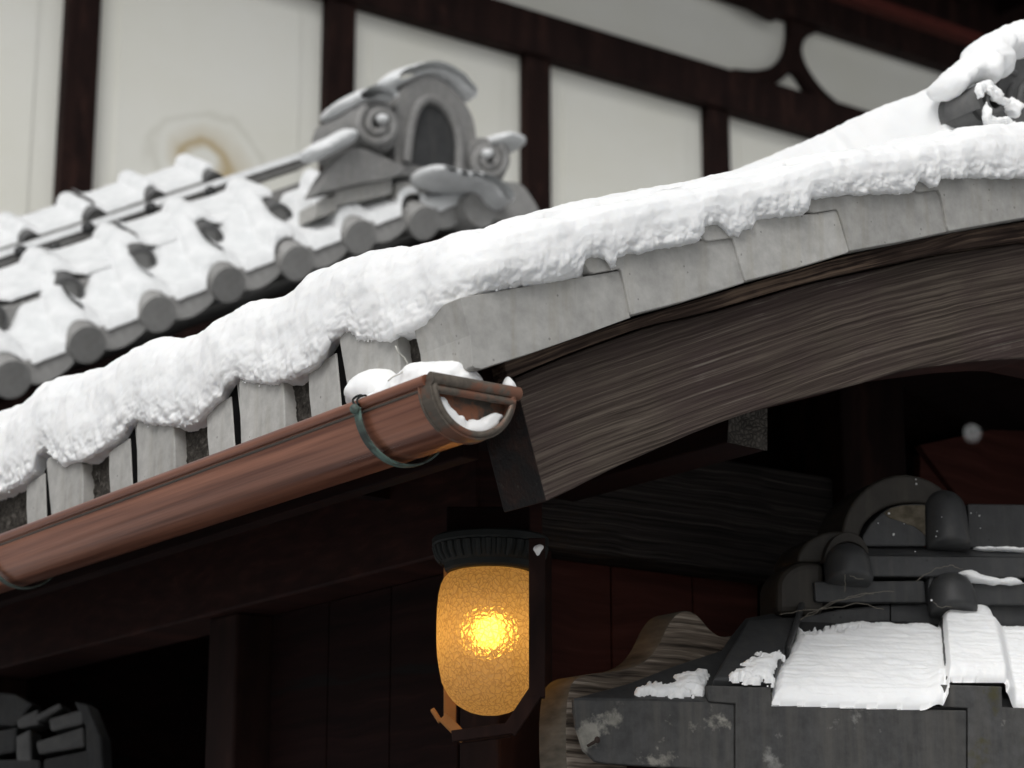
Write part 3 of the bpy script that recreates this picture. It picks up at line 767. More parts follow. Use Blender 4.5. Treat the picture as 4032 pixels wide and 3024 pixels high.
# keep the corner continuous
wc_ = 1 - sstep(2.43, 2.62, p0[:, 1]); zc = np.where(isE | isR, wc_ * shVz(np.array(XE + .06)) + (1 - wc_) * zc, zc)
print('corner', shVz(np.array(XE + .06)), np.interp(2.7, cy, cz), zc[nE - 3:nE + 3], zl[nE - 3:nE + 3])
GR = []
k9 = np.hanning(61); k9 /= k9.sum(); zs9 = np.convolve(np.pad(zl, 30, mode='edge'), k9, 'valid')
wz = np.exp(-((np.arange(len(zl)) - nE) / 26.0) ** 2); zl = zl * (1 - wz) + zs9 * wz
ker = np.hanning(91); ker /= ker.sum()
zls = np.convolve(np.pad(zl, 45, mode='edge'), ker, 'valid')
for d, f in zip(D1, Z1):
    p = path(d); GR.append(np.stack([p[:, 0], p[:, 1], zls + (zc - zls) * f + (zl - zls) * np.clip(1 - f / .75, 0, 1) ** 1.5], -1))
for d in D2:
    p = path(d); zf = shVz(np.maximum(p[:, 0], XE + .06)) + .02 * sstep(.08, .2, d)
    wE = (1 - sstep(.075, .30, np.full(len(p), d))) * sstep(0, .22, p[:, 1] - YV - d)
    z = np.where(isE | isR, wE * zc + (1 - wE) * zf, zf)
    rz = ridge_z(p[:, 0], p[:, 1]); m = sstep(2.64, 2.71, p[:, 1])
    z = z + m * np.maximum(rz - z, 0)
    GR.append(np.stack([p[:, 0], p[:, 1], z], -1))
GR = np.array(GR)                                           # section x path
du = np.gradient(GR, axis=0); dv = np.gradient(GR, axis=1)
N = np.cross(dv, du); N /= np.linalg.norm(N, axis=-1, keepdims=True) + 1e-9
m0 = np.median(N[-10:, :, 2]);  N *= np.sign(m0) if m0 != 0 else 1
fade = np.concatenate([np.clip((tt - 1.5) / 1.2, 0, 1), np.ones(len(D2))])[:, None]
lipw = np.concatenate([np.clip(1 - (tt - 2) / 3.0, 0, 1), np.zeros(len(D2))])[:, None]
flat = np.concatenate([np.ones(len(D1)), np.linspace(1, .6, len(D2))])[:, None]
amp = .0085 * fbm(GR * 9, 3, .5) * flat + .0034 * fbm(GR * 30 + 5, 3, .5) * flat + .0005 * fbm(GR * 90, 2, .6) + lipw * (.0035 * fbm(GR * 110 + 9, 3, .6))
ff = np.concatenate([Z1, np.ones(len(D2))])[:, None]
lipz = np.clip(1 - ff / .36, 0, 1) * fade
amp = amp + lipz * .0055 * (np.abs(vnoise(GR * 48)) + .55 * np.abs(vnoise(GR * 105 + 3)) + .3 * np.abs(vnoise(GR * 210 + 7)))
GR = GR + N * (amp * fade)[..., None]
n0, n1 = GR.shape[:2]; I = np.arange(n0 * n1).reshape(n0, n1)
sn = npmesh('snow', GR.reshape(-1, 3), np.stack([I[:-1, :-1], I[:-1, 1:], I[1:, 1:], I[1:, :-1]], -1).reshape(-1, 4), 'snow')
tag(sn, 'thick white snow blanket lying over the whole curved gatehouse roof above the gutter', 'snow', kind='stuff')
# loose crumbs of snow stuck along the ragged lip
VV, QQ, base = [], [], 0
ico = [(0, 0, -1), (.72, -.53, -.45), (-.28, -.85, -.45), (-.89, 0, -.45), (-.28, .85, -.45), (.72, .53, -.45), (.28, -.85, .45), (-.72, -.53, .45), (-.72, .53, .45), (.28, .85, .45), (.89, 0, .45), (0, 0, 1)]
icf = [(0, 1, 2), (1, 0, 5), (0, 2, 3), (0, 3, 4), (0, 4, 5), (1, 5, 10), (2, 1, 6), (3, 2, 7), (4, 3, 8), (5, 4, 9), (1, 10, 6), (2, 6, 7), (3, 7, 8), (4, 8, 9), (5, 9, 10), (6, 10, 11), (7, 6, 11), (8, 7, 11), (9, 8, 11), (10, 9, 11)]
rg = np.random.default_rng(5); cm = MB()
for k in range(900):
    if k < 600:
        yy = rg.uniform(2.45, 4.3); z = np.interp(yy, ey, ez); p = V3(XE - .003, yy, z)
    else:
        xx = rg.uniform(1.7, 2.85); z = np.interp(xx, vx, vz); p = V3(xx, YV - .003, z)
        if fbm(p * 14, 2) < .05: continue
    p[2] += -abs(rg.normal(0, .003)) + .005
    r = rg.uniform(.0006, .002)
    cm.add([p + r * np.array(v) * rg.uniform(.7, 1.3) for v in ico], icf)
tag(cm.build('snow', 'snow', recalc=False), 'crumbs of snow clinging to the edge tiles along the ragged lip of the snow blanket', 'snow', kind='stuff')

# snow caps on the ridge ornament
P_ = lambda x, y, Y: onY(x, y, Y)
ccx, ccz = mc[0], mc[2]
def off_scroll(P): return np.where(P[..., 2] < ccz + .05, .0395 - np.sqrt((P[..., 0] - ccx) ** 2 + (P[..., 2] - ccz) ** 2), -1.0)
caps = [(P_(x, y, 2.645), (.022, .05, .025)) for x, y in ((3738, 340), (3765, 313), (3795, 288), (3825, 266), (3855, 250), (3885, 242))]
caps += [(P_(x, y, 2.655), (.03, .055, .03)) for x, y in ((3868, 222), (3895, 200), (3925, 190), (3960, 185), (3995, 178), (4030, 174))]
caps += [(P_(3908, 280, 2.605), (.018, .026, .026)), (P_(3925, 250, 2.63), (.03, .04, .03)), (V3(XM, 2.66, P_(4030, 160, 2.66)[2]), (.12, .07, .035))]
snow_lump('snow', caps, .0035, .014, .0045,
          label='rounded cap of snow heaped on the scrolled ridge ornament', cat='snow', kind='stuff', freq=34, clip=off_scroll)
snow_lump('snow', [(P_(3866, 345, 2.576), (.010, .010, .010)), (P_(3856, 370, 2.574), (.007, .008, .012)), (P_(3895, 345, 2.58), (.016, .012, .013)), (P_(3918, 372, 2.578), (.013, .012, .013)), (P_(3948, 402, 2.58), (.014, .012, .010)), (P_(3990, 425, 2.60), (.014, .02, .018)), (P_(3885, 448, 2.574), (.008, .010, .018)), (P_(3905, 476, 2.578), (.016, .014, .009)), (P_(3950, 484, 2.58), (.025, .016, .009))], .0022, .007, .0065,
          label='crumbly snow caught inside the curl of the ridge ornament', cat='snow', kind='stuff', freq=80)

# ================================================================== GUTTER
gc = onY(1698, 1478, 2.40); gR = .0695; gX = gc[0] + gR + .001; gZ = gc[2] - .007; gY0 = 2.40; gY1 = 5.35
gut = thing('rain_gutter', 'half round copper rain gutter hung below the snowy eave, its end cap facing out', 'gutter', (gX, 2.40, gZ))
O = V3(gX, 0, gZ)
mb = MB(); n = 48
ang = [math.pi * i / n for i in range(n + 1)]
ysec = list(np.linspace(gY0 + .004, gY1, 40))
for rr in (gR, gR - .0022):
    mb.grid(np.array([[V3(gX - rr * math.cos(a), y, gZ - rr * math.sin(a)) for a in ang] for y in ysec]))
mb.build('trough', 'copper', gut, smooth=.7, recalc=False)
mb = MB(); mb.tube([V3(gX - gR - .001, y, gZ + .003) for y in (gY0 + .012, gY1)], .0080, 16); mb.build('rim_bead', 'copper', gut, smooth=.7)
mb = MB(); mb.tube([V3(gX + gR, y, gZ + .002) for y in (gY0 + .012, gY1)], .006, 12); mb.build('rim_bead', 'copper', gut, smooth=.7)
mb = MB(); mb.tube([V3(gX - gR + .0005, y, gZ - .0085) for y in (gY0 + .02, gY1)], .0022, 8); mb.build('rim_fold', 'copper_dark', gut, smooth=.7)
REF = -XA
band = MB().lathe(O, -YA, [(gR - .001, -(gY0 + .030)), (gR + .0028, -(gY0 + .030)), (gR + .0032, -gY0), (gR - .004, -gY0 + .002), (gR - .006, -(gY0 + .004))], 48, 0, math.pi, REF)
cap = band.build('end_cap', 'copper_patina', gut, smooth=.6)
mb = MB(); mb.lathe(O, -YA, [(gR - .004, -(gY0 + .0015)), (gR - .004, -(gY0 + .016))], 48, 0, math.pi, REF)
disc = [V3(gX - (gR - .004) * math.cos(a), gY0 + .016, gZ - (gR - .004) * math.sin(a)) for a in ang]
mb.add(disc, [tuple(range(len(disc)))]); mb.build('cap_plate', 'cap_copper', cap, recalc=False)
arc = [V3(gX - (gR - .004) * math.cos(a), gY0 - .0005, gZ - (gR - .004) * math.sin(a)) for a in ang]
MB().tube(arc, .0048, 8).build('cap_ring', 'copper_patina', cap, smooth=True)
arc = [V3(gX - (gR + .0025) * math.cos(a), gY0 + .028, gZ - (gR + .0025) * math.sin(a)) for a in ang]
MB().tube(arc, .0022, 6).build('cap_ring', 'copper_patina', cap, smooth=True)
mb = MB()
mb.tube([V3(gX - gR - .002, gY0 + .002, gZ + .003), V3(gX + gR + .008, gY0 + .002, gZ + .003), V3(gX + gR + .011, gY0 + .002, gZ + .003)], [.0098, .0098, .006], 16)
mb.tube([V3(gX - gR + .006, gY0 - .001, gZ - .011), V3(gX + gR - .002, gY0 - .001, gZ - .011)], .0055, 12)
mb.build('cap_bar', 'copper_patina', cap, smooth=.7)
def hanger(y):
    h = MB().lathe(O, -YA, [(gR + .006, -(y + .008)), (gR + .0095, -(y + .008)), (gR + .0095, -(y - .008)), (gR + .006, -(y - .008)), (gR + .006, -(y + .008))], 40, .05, 2.55, REF)
    hb = h.build('hanger_strap', 'verdigris', gut, bevel=.001, smooth=.6)
    MB().ball(V3(gX - gR - .013, y - .002, gZ - .006), .0075, 8).build('rivet', 'verdigris', hb, smooth=True)
    lp = [V3(gX - gR - .004 - .011 * math.cos(t) * .9, y + .004 * math.sin(3 * t), gZ + .003 + .012 * math.sin(t)) for t in np.linspace(-1.2, 1.9, 14)]
    MB().tube(lp, .0018, 6).build('tie_wire', 'iron_black', hb, smooth=True)
    MB().tube([p + V3(.003, -.006, -.001) for p in lp[4:]], .0016, 6).build('tie_wire', 'iron_black', hb, smooth=True)
hanger(onX(1425, 1605, gX - gR)[1]); hanger(onX(-40, 2130, gX - gR)[1])
# snow in the gutter
G2 = lambda x, y: onY(x, y, 2.46)
yA = onX(1500, 1540, gX)[1]; yB = onX(1770, 1470, gX)[1]
inside = lambda P: np.where(P[..., 2] < gZ, np.sqrt((P[..., 0] - gX) ** 2 + (P[..., 2] - gZ) ** 2) - (gR - .004), -1)
snow_lump('snow_lump', [(onX(1495, 1550, gX), (.05, .05, .036)), (onX(1530, 1555, gX), (.045, .05, .026))], .004, .02, .003, label='smaller rounded snow lump in the gutter just behind the near hanger strap', cat='snow lump', clip=inside)
yE = gY0 + .018
snow_lump('snow_lump', [(V3(gX - .012, yE + .085, gZ + .020), (.045, .06, .036)), (V3(gX - .022, yE + .15, gZ + .008), (.04, .06, .026)), (V3(gX + .012, yE + .055, gZ + .018), (.038, .045, .033)), (V3(gX + .034, yE + .045, gZ + .012), (.024, .03, .022))], .0035, .016, .0045, label='larger heaped snow lump in the gutter right behind its end cap', cat='snow lump', clip=lambda P: np.maximum(inside(P), (yE - P[..., 1]) + .25 * (P[..., 2] - gZ)), freq=50)
snow_lump('snow_lump', [(onY(2008, 1525, 2.425), (.010, .010, .009)), (onY(2000, 1508, 2.425), (.005, .007, .010))], .0025, .006, .0015, label='tiny pointed snow crumb on the right end of the gutter cap', cat='snow lump')
el = [(V3(gX - (gR - .012) * math.cos(a), gY0 + .011, gZ - (gR - .012) * math.sin(a)), (.013, .008, .007 + .006 * math.sin(a * 1.3 + .3))) for a in np.linspace(.55, 2.55, 12)]
snow_lump('snow_lump', el, .0022, .006, .0035, label='thin crescent of snow inside the recessed gutter end cap', cat='snow lump', freq=70,
          clip=lambda P: np.maximum(np.sqrt((P[..., 0] - gX) ** 2 + (P[..., 2] - gZ) ** 2) - (gR - .006), np.maximum(P[..., 1] - gY0 - .015, gY0 + .003 - P[..., 1])))
th = [onY(x, y, 2.50) for x, y in ((1557, 1362), (1566, 1385), (1592, 1408), (1605, 1430), (1600, 1450), (1575, 1472), (1545, 1485), (1528, 1500))]
tag(MB().tube(th, .0011, 6).build('thread', 'thread', smooth=True), 'thin pale loose thread hanging from the mortar down to the gutter', 'thread')

# ================================================================== LANTERN
LC = atD(1930, 2500, 3.60); ks = 3.60 / F
zof = lambda py: atD(1930, py, 3.60)[2]
LX, LY = LC[0], LC[1]
lan = thing('wall_lantern', 'lit amber crackle glass lantern with black fluted cap under the eave', 'lantern', (LX, LY, zof(2825)))
zb, zt = zof(2825), zof(2243)
H = zt - zb
gpf = [(.0005, 0), (.018, .0012), (.0325, .0052), (.044, .0108), (.054, .0175), (.062, .0255), (.069, .035), (.0745, .0445), (.079, .054), (.084, .079), (.087, .10), (.0882, .125), (.0884, .152), (.0876, .18), (.0855, .203), (.082, .219), (.077, .230), (.070, .2375), (.060, .241)]
MB().lathe((LX, LY, zb), ZA, [(r, h * H / .241) for r, h in gpf], 64).build('glass_shade', 'amber_glass', lan, smooth=True)
bz = zof(2490)
bpos = V3(LX, LY, bz) + RV * (-4 * ks)
MB().ball(bpos, .023, 14, (1, 1, 1.15)).build('bulb', 'bulb_glow', lan, smooth=True)
MB().tube([bpos + ZA * .02, V3(LX, LY, zt)], .012, 12).build('bulb_holder', 'iron_black', lan, smooth=.6)
capm = MB().lathe((LX, LY, zt), ZA, [(.0, .0), (.072, .0), (.076, .004), (.077, .013), (.083, .018), (.090, .030), (.0915, .042), (.0, .043)], 56).build('cap', 'iron_black', lan, smooth=.5)
fl = MB()
for k in range(34):
    a = 2 * math.pi * k / 34; dr = V3(math.cos(a), math.sin(a), 0); tn = V3(-math.sin(a), math.cos(a), 0)
    fl.tube([V3(LX, LY, zt + .017) + dr * .0815, V3(LX, LY, zt + .026) + dr * .088, V3(LX, LY, zt + .042) + dr * .0925], [.0045, .0052, .0052], 8)
fl.build('fluting', 'iron_black', capm, smooth=.6)
MB().lathe((LX, LY, zt + .0425), ZA, [(.0, .0), (.095, .0), (.097, .003), (.097, .012), (.094, .015), (0, .016)], 56).build('cap_flange', 'iron_black', capm, smooth=.5)
MB().box((LX + .01, LY + .02, zt + .085), RV * .07, HV * .02, ZA * .027).build('mounting_block', 'dark_wood', lan, bevel=.003)
def bar(p, q, hw, hd, name='frame_bar', mat='post_wood'):
    p, q = np.array(p), np.array(q); t = (q - p) / 2; d = unit(np.cross(t, HV))
    MB().box((p + q) / 2, d * hw, HV * hd, t).build(name, mat, lan, bevel=.0015)
def at(px, py, off): return atD(px, py, 3.60) + HV * off
bar(at(2112, 2165, -.095), at(2112, 2775, -.095), .0130, .012)
bar(at(2106, 2752, -.096), at(2004, 2905, -.096), .012, .010)
bar(at(2030, 2888, -.095), at(1785, 2922, -.095), .009, .010)
bar(at(1828, 2903, .03), at(1742, 2815, .03), .009, .008, 'frame_bar', 'lamplit_wood')
bar(at(1730, 2830, .05), at(1698, 2780, .05), .004, .012, 'frame_bar', 'lamplit_wood')
bar(at(1766, 2830, .088), at(1766, 2200, .088), .0105, .006, 'frame_bar', 'lamplit_wood')
bar(at(2010, 2868, .088), at(1800, 2895, .088), .006, .006, 'frame_bar', 'post_wood')
snow_lump('lint_tuft', [(at(2112, 2208, -.108), (.007, .005, .005)), (at(2124, 2200, -.108), (.006, .004, .004)), (at(2115, 2218, -.108), (.003, .004, .006))], .0015, .004, .0012, label='small white tuft of lint on the lantern frame bar near the cap', cat='lint')

# ================================================================== TILED SLEEVE WALL (lower right)
ca, sa = math.cos(math.radians(75)), math.sin(math.radians(75))
WD = RV * sa + HV * ca                       # along the eave, to the right
VD = -RV * ca + HV * sa                      # into the wall
P0 = atD(2258, 2747, 3.46)
SLP = math.radians(36)
SD = VD * math.cos(SLP) + ZA * math.sin(SLP)  # up the slope
SN = -VD * math.sin(SLP) + ZA * math.cos(SLP)
E_ = lambda x, y, off=0.0: onP(x, y, P0 + VD * off, VD)
S_ = lambda x, y, off=0.0: onP(x, y, P0 + SN * off, SN)
wall = thing('tiled_wall', 'low wall topped with dark weathered roof tiles and patchy snow beside the lantern', 'wall', (P0[0] + .5, P0[1], 0))
A_ = [(2258, 2748), (2400, 2752), (2600, 2758), (2790, 2764), (2893, 2772), (2891, 3080), (2500, 3012), (2392, 3006), (2345, 2998), (2325, 2975), (2300, 2955), (2285, 2905), (2270, 2860), (2262, 2800)]
A_ = [(2258, 2748), (2400, 2752), (2600, 2758), (2790, 2764), (2893, 2772), (2892, 3034), (2500, 3014), (2392, 3006), (2345, 2998), (2325, 2975), (2300, 2955), (2285, 2905), (2270, 2860), (2262, 2800)]
B_ = [(2787, 2698), (3037, 2706), (3039, 2774), (3400, 2786), (3806, 2797), (3806, 3068), (2897, 3036), (2897, 2771), (2789, 2762)]
C_ = [(3704, 2695), (3946, 2703), (3948, 2784), (4300, 2797), (4300, 3085), (3812, 3068), (3812, 2789), (3705, 2783)]
for pl, m, off, lab in ((A_, 'tile_lichen', .004, 'chipped eave tile with pale lichen patches'), (B_, 'tile_plate', 0, None), (C_, 'tile_moss', .002, 'eave tile with olive moss')):
    tag(MB().prism([E_(x, y, off) for x, y in pl], VD * .014).build('eave_tile', m, wall, bevel=.0022), lab)
# tile bodies running up the slope
sp = [(2258, 2748), (2480, 2688), (2660, 2618), (2840, 2560), (2880, 2500), (2935, 2432), (3140, 2396), (3300, 2372), (4400, 2372), (4400, 2800)]
MB().prism([S_(x, y, -.001) for x, y in sp], -SN * .03).build('roof_slab', 'tile_dark', wall, bevel=.003)
def ribq(bl, br, tr, tl, h0, h1, mat='tile_dark'):
    a = [E_(*bl, .012) if False else S_(*bl, .001), S_(*br, .001), S_(*tr, .001), S_(*tl, .001)]
    t = [a[0] + SN * h0, a[1] + SN * h0, a[2] + SN * h1, a[3] + SN * h1]
    return MB().add(a + t, [(0, 1, 2, 3), (4, 5, 6, 7), (0, 1, 5, 4), (1, 2, 6, 5), (2, 3, 7, 6), (3, 0, 4, 7)]).build('cover_tile', mat, wall, bevel=.004)
ribq((2796, 2728), (3037, 2734), (3132, 2460), (2935, 2475), .027, .016)
ribq((3082, 2600), (3100, 2608), (3160, 2425), (3138, 2412), .030, .03)
ribq((3710, 2738), (3942, 2742), (3880, 2462), (3695, 2470), .035, .022)
# curved raised board at the top of the slope
cv = [(3128, 2448), (3180, 2425), (3300, 2400), (3480, 2380), (3660, 2376), (4300, 2372), (4300, 2470), (3700, 2462), (3480, 2450), (3300, 2462), (3180, 2485)]
NV = float(np.dot(S_(3400, 2440) - P0, VD))            # distance of the ridge face behind the eave
N_ = lambda x, y, off=0.0: onP(x, y, P0 + VD * (NV + off), VD)
MB().prism([N_(x, y, -.012) for x, y in cv], VD * .05).build('top_course', 'tile_dark', wall, bevel=.004)
for i, (x, y) in enumerate(((3300, 2388), (3505, 2380), (3668, 2376))):
    MB().prism([N_(x, y - 8, -.0135), N_(x + 4, y - 8, -.0135), N_(x + 4, y + 75, -.0135), N_(x, y + 75, -.0135)], VD * .01).build('joint', 'black_gap', wall) if i == 1 else None
def course(px, off, dep, mat='tile_dark', name='ridge_course', bev=.003):
    return MB().prism([N_(x, y, off) for x, y in px], VD * dep).build(name, mat, wall, bevel=bev)
course([(3207, 2289), (3640, 2286), (3648, 2372), (3212, 2370)], -.03, .12)
course([(3835, 2298), (4300, 2305), (4300, 2385), (3835, 2380)], -.03, .12)
course([(3655, 2300), (3832, 2300), (3832, 2376), (3655, 2376)], -.026, .1)
course([(3408, 2186), (4300, 2196), (4300, 2276), (3412, 2268)], -.034, .12)
MB().add([N_(3408, 2186, -.034), N_(4300, 2196, -.034), N_(4300, 2160, .0), N_(3408, 2152, .0), N_(3408, 2200, .0), N_(4300, 2200, .0)], [(0, 1, 2, 3), (3, 2, 5, 4), (0, 3, 4), (1, 5, 2), (0, 4, 5, 1)]).build('ridge_course', 'tile_dark', wall)
course([(3812, 1983), (4300, 1990), (4300, 2158), (3818, 2156)], -.01, .14)
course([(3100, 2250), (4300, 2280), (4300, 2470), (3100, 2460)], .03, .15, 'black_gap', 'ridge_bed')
# big tile with a rounded shoulder and its beige patch
bt = [(3392, 2150), (3400, 2108), (3428, 2062), (3465, 2025), (3500, 2000), (3545, 1987), (3600, 1983), (3645, 1985), (3648, 2150)]
course(bt, -.02, .1)
pat = [(3480, 2020), (3510, 2000), (3555, 1990), (3642, 1989), (3644, 2110), (3630, 2095), (3600, 2072), (3570, 2062), (3540, 2050), (3505, 2040)]
mk_wood('weathered_patch', (.06, .05, .035), (.10, .085, .06), (.13, .11, .08), across=30, along=30, wear_amt=.1, bump=.2, cracks=False)
course(pat, -.0212, .0035, 'weathered_patch', 'bare_patch', 0)
# round-nosed cover tiles
def bullet(x0, x1, y0, y1, off, r3=1.0):
    c = N_((x0 + x1) / 2, (y0 + y1) / 2, off); t = N_((x0 + x1) / 2, y0, off); b = N_((x0 + x1) / 2, y1, off)
    r = np.linalg.norm(N_(x1, (y0 + y1) / 2, off) - N_(x0, (y0 + y1) / 2, off)) / 2; h = np.linalg.norm(t - b)
    pr = [(.0, 0), (r * .9, .0008), (r * .97, .003), (r, .008)]
    pr += [(r * .98, h - r)] + [(r * .98 * math.cos(a), h - r + r * math.sin(a)) for a in np.linspace(.15, math.pi / 2, 9)]
    return MB().lathe(b - VD * .006, unit(t - b + VD * .3 * h), pr, 40).build('round_tile', 'tile_dark', wall, smooth=.8)
bullet(3252, 3428, 2135, 2300, -.035); bullet(3661, 3837, 2250, 2416, -.035); bullet(3650, 3812, 1918, 2162, -.022)
def hood(outer, inner, off, dep, mat='tile_dark', name='arch_tile'):
    return MB().prism([N_(x, y, off) for x, y in outer + inner[::-1]], VD * dep).build(name, mat, wall, bevel=.006, seg=3)
ar = lambda cx, cy, rx, ry, a0, a1, n=14: [(cx + rx * math.cos(t), cy - ry * math.sin(t)) for t in np.linspace(math.radians(a0), math.radians(a1), n)]
hood(ar(3560, 2125, 245, 258, 182, 45), ar(3590, 2130, 205, 150, 182, 60), -.012, .13, 'tile_brown')
hood(ar(3338, 2215, 92, 122, 180, 0), ar(3340, 2215, 80, 82, 180, 0), -.026, .03, 'tile_brown')
hood(ar(3748, 2310, 92, 100, 180, 0), ar(3748, 2310, 80, 62, 180, 0), -.028, .02)
MB().prism([N_(x, y, -.01) for x, y in ar(3300, 2215, 160, 125, 180, 60) + [(3360, 2215)]], VD * .12).build('arch_tile', 'tile_brown', wall, bevel=.012, seg=3)
MB().prism([N_(x, y, -.02) for x, y in [(3066, 2420)] + ar(3185, 2315, 120, 105, 180, 85) + [(3250, 2215), (3250, 2420)]], VD * .1).build('arch_tile', 'tile_brown', wall, bevel=.014, seg=3)
# wooden nosing behind the chipped tile
YN = float(E_(2258, 2748, .05)[1]) + .012
nz = [(2236, 3120), (2226, 2900), (2230, 2770), (2245, 2700), (2265, 2672), (2300, 2655), (2400, 2645), (2480, 2632), (2545, 2602), (2590, 2548), (2618, 2485), (2640, 2445), (2665, 2415), (2700, 2402), (2735, 2410), (2765, 2438), (2795, 2476), (2830, 2503), (2865, 2508), (2915, 2498), (3000, 2490), (3000, 3120)]
def smoothpoly(p, it=2):
    for _ in range(it):
        q = []
        for i in range(len(p) - 1):
            a, b = np.array(p[i], float), np.array(p[i + 1], float); q += [tuple(.75 * a + .25 * b), tuple(.25 * a + .75 * b)]
        p = [p[0]] + q + [p[-1]]
    return p
nzs = smoothpoly(nz[:-2]) + nz[-2:]
no = MB().prism([onY(x, y, YN) for x, y in nzs], YA * .075).build('carved_nosing', ['nosing_wood', 'nosing_side_wood'], wall, bevel=.005, seg=2, smooth=.5)
for p in no.data.polygons: p.material_index = 0 if abs(p.normal.y) > .8 else 1
nail = [E_(2312, 2938, -.002), E_(2340, 2922, -.006), E_(2352, 2913, -.009)]
nb_ = MB().tube(nail, [.0022, .0026, .003], 8); nb_.ball(nail[-1], .0055, 6, (1, .6, 1)); nb_.build('nail', 'rust', wall, smooth=True)
# wall body below the tiles
MB().prism([P0 + WD * .12 + VD * .1 - ZA * .09, P0 + WD * 1.6 + VD * .1 - ZA * .09, P0 + WD * 1.6 + VD * .1 - ZA * P0[2], P0 + WD * .12 + VD * .1 - ZA * P0[2]], VD * .22).build('wall_body', 'dark_wood', wall)

# snow on the sleeve wall roof
def polydist(px, py, poly):
    d = np.full(px.shape, 1e9); ins = np.zeros(px.shape, bool); n = len(poly)
    for i in range(n):
        x0, y0 = poly[i]; x1, y1 = poly[(i + 1) % n]; ex, ey_ = x1 - x0, y1 - y0
        t = np.clip(((px - x0) * ex + (py - y0) * ey_) / (ex * ex + ey_ * ey_), 0, 1)
        d = np.minimum(d, np.hypot(px - x0 - t * ex, py - y0 - t * ey_))
        c = ((y0 > py) != (y1 > py)) & (px < (x1 - x0) * (py - y0) / (y1 - y0 + 1e-9) + x0); ins ^= c
    return np.where(ins, d, -d)
def slope_snow(polys, label, step=3, th=.012, holes=None, lift=None, box=None):
    x0, x1, y0, y1 = box
    X, Y = np.meshgrid(np.arange(x0, x1, step, float), np.arange(y0, y1, step, float), indexing='ij')
    sd = np.full(X.shape, -1e9)
    for p in polys: sd = np.maximum(sd, polydist(X, Y, p))
    Pn = np.stack([X / 60, Y / 60, 0 * X], -1)
    calm = np.clip((2760 - Y) / 70, .12, 1)
    sd = sd + (11 * fbm(Pn, 3, .6) + 3 * fbm(Pn * 5, 2)) * calm
    if holes is not None: sd = sd - holes(X, Y)
    D = np.empty(X.shape + (3,))
    P = np.array(P0)
    rays = FW + RV * ((X - 2016) / F)[..., None] - UP * ((Y - 1512) / F)[..., None]
    t = np.dot(P - CAM, SN) / (rays @ SN)
    D = CAM + rays * t[..., None]
    h = np.where(sd > 0, th * np.sqrt(np.clip(sd / 35, 0, 1)), -.004)
    L_ = lift(X, Y) if lift else 0
    nz_ = (.0026 * fbm(D * 40, 3) + +.0020 * fbm(np.stack([D @ WD * 14, D @ SD * 160, 0 * X], -1), 2))
    D = D + SN * (h + L_ + nz_ * (sd > 6) + .0015)[..., None]
    n0, n1 = X.shape; I = np.arange(n0 * n1).reshape(n0, n1)
    q = np.stack([I[:-1, :-1], I[1:, :-1], I[1:, 1:], I[:-1, 1:]], -1).reshape(-1, 4)
    keep = (sd.ravel()[q] > -1).any(1)
    q = q[keep]; u, inv = np.unique(q, return_inverse=True)
    o = npmesh('snow', D.reshape(-1, 3)[u], inv.reshape(-1, 4), 'snow')
    return tag(o, label, 'snow', kind='stuff')
def rib_lift(X, Y):
    f = np.clip((2800 - Y) / 330, 0, 1)
    l, r = 3706 - 14 * f, 3944 - 62 * f
    a = sstep(l + 2, l + 16, X) * (1 - sstep(r - 5, r + 60, X))
    return a * (.036 - .013 * f) + (1 - a) * .012 * np.exp(-((X - 3690) / 34) ** 2) * sstep(2640, 2715, Y)
m1 = [(3137, 2470), (3165, 2492), (3260, 2470), (3400, 2458), (3540, 2464), (3645, 2466), (3690, 2478), (3700, 2452), (3760, 2440), (3850, 2425), (3880, 2450), (3900, 2478), (4200, 2484), (4200, 2796), (3948, 2787), (3946, 2752), (3722, 2750), (3716, 2792), (3040, 2771), (3036, 2700), (3060, 2640), (3095, 2600), (3118, 2540)]
def holes1(X, Y):
    p = np.stack([X / 26, Y / 12, 0 * X], -1)
    g = np.exp(-((X - 3290) / 110) ** 2 - ((Y - 2505) / 32) ** 2)
    return 60 * g * np.clip(fbm(p, 3, .65) + .12, 0, 1) * 2.2
slope_snow([m1], 'wide sheet of white snow on the dark tile slope of the low wall', box=(3020, 4200, 2400, 2812), th=.017, holes=holes1, lift=rib_lift)
ribA = lambda X, Y: .0275 - .008 * np.clip((2770 - Y) / 300, 0, 1)
m2 = [(2845, 2752), (2870, 2700), (2930, 2650), (2960, 2600), (3030, 2575), (3078, 2590), (3085, 2625), (3050, 2690), (3034, 2745), (3030, 2756)]
m2 = [(2838, 2690), (2880, 2640), (2935, 2590), (2985, 2560), (3055, 2558), (3078, 2580), (3060, 2625), (3042, 2680), (3030, 2700)]
slope_snow([[(x, y + 58) for x, y in m2]], 'mid sized snow patch on the raised cover tile left of the wide snow sheet', box=(2780, 3100, 2550, 2790), th=.011, lift=ribA, holes=lambda X, Y: 10 + 22 * fbm(np.stack([X / 22, Y / 9, 0 * X], -1), 3))
m3 = [(2500, 2743), (2500, 2722), (2560, 2700), (2650, 2690), (2655, 2665), (2700, 2650), (2780, 2645), (2795, 2660), (2775, 2720), (2768, 2745), (2650, 2746)]
slope_snow([m3], 'small thin snow patch on the chipped leftmost wall tile', box=(2470, 2830, 2620, 2780), th=.012, holes=lambda X, Y: 4 + 16 * fbm(np.stack([X / 22, Y / 9, 0 * X], -1), 3))
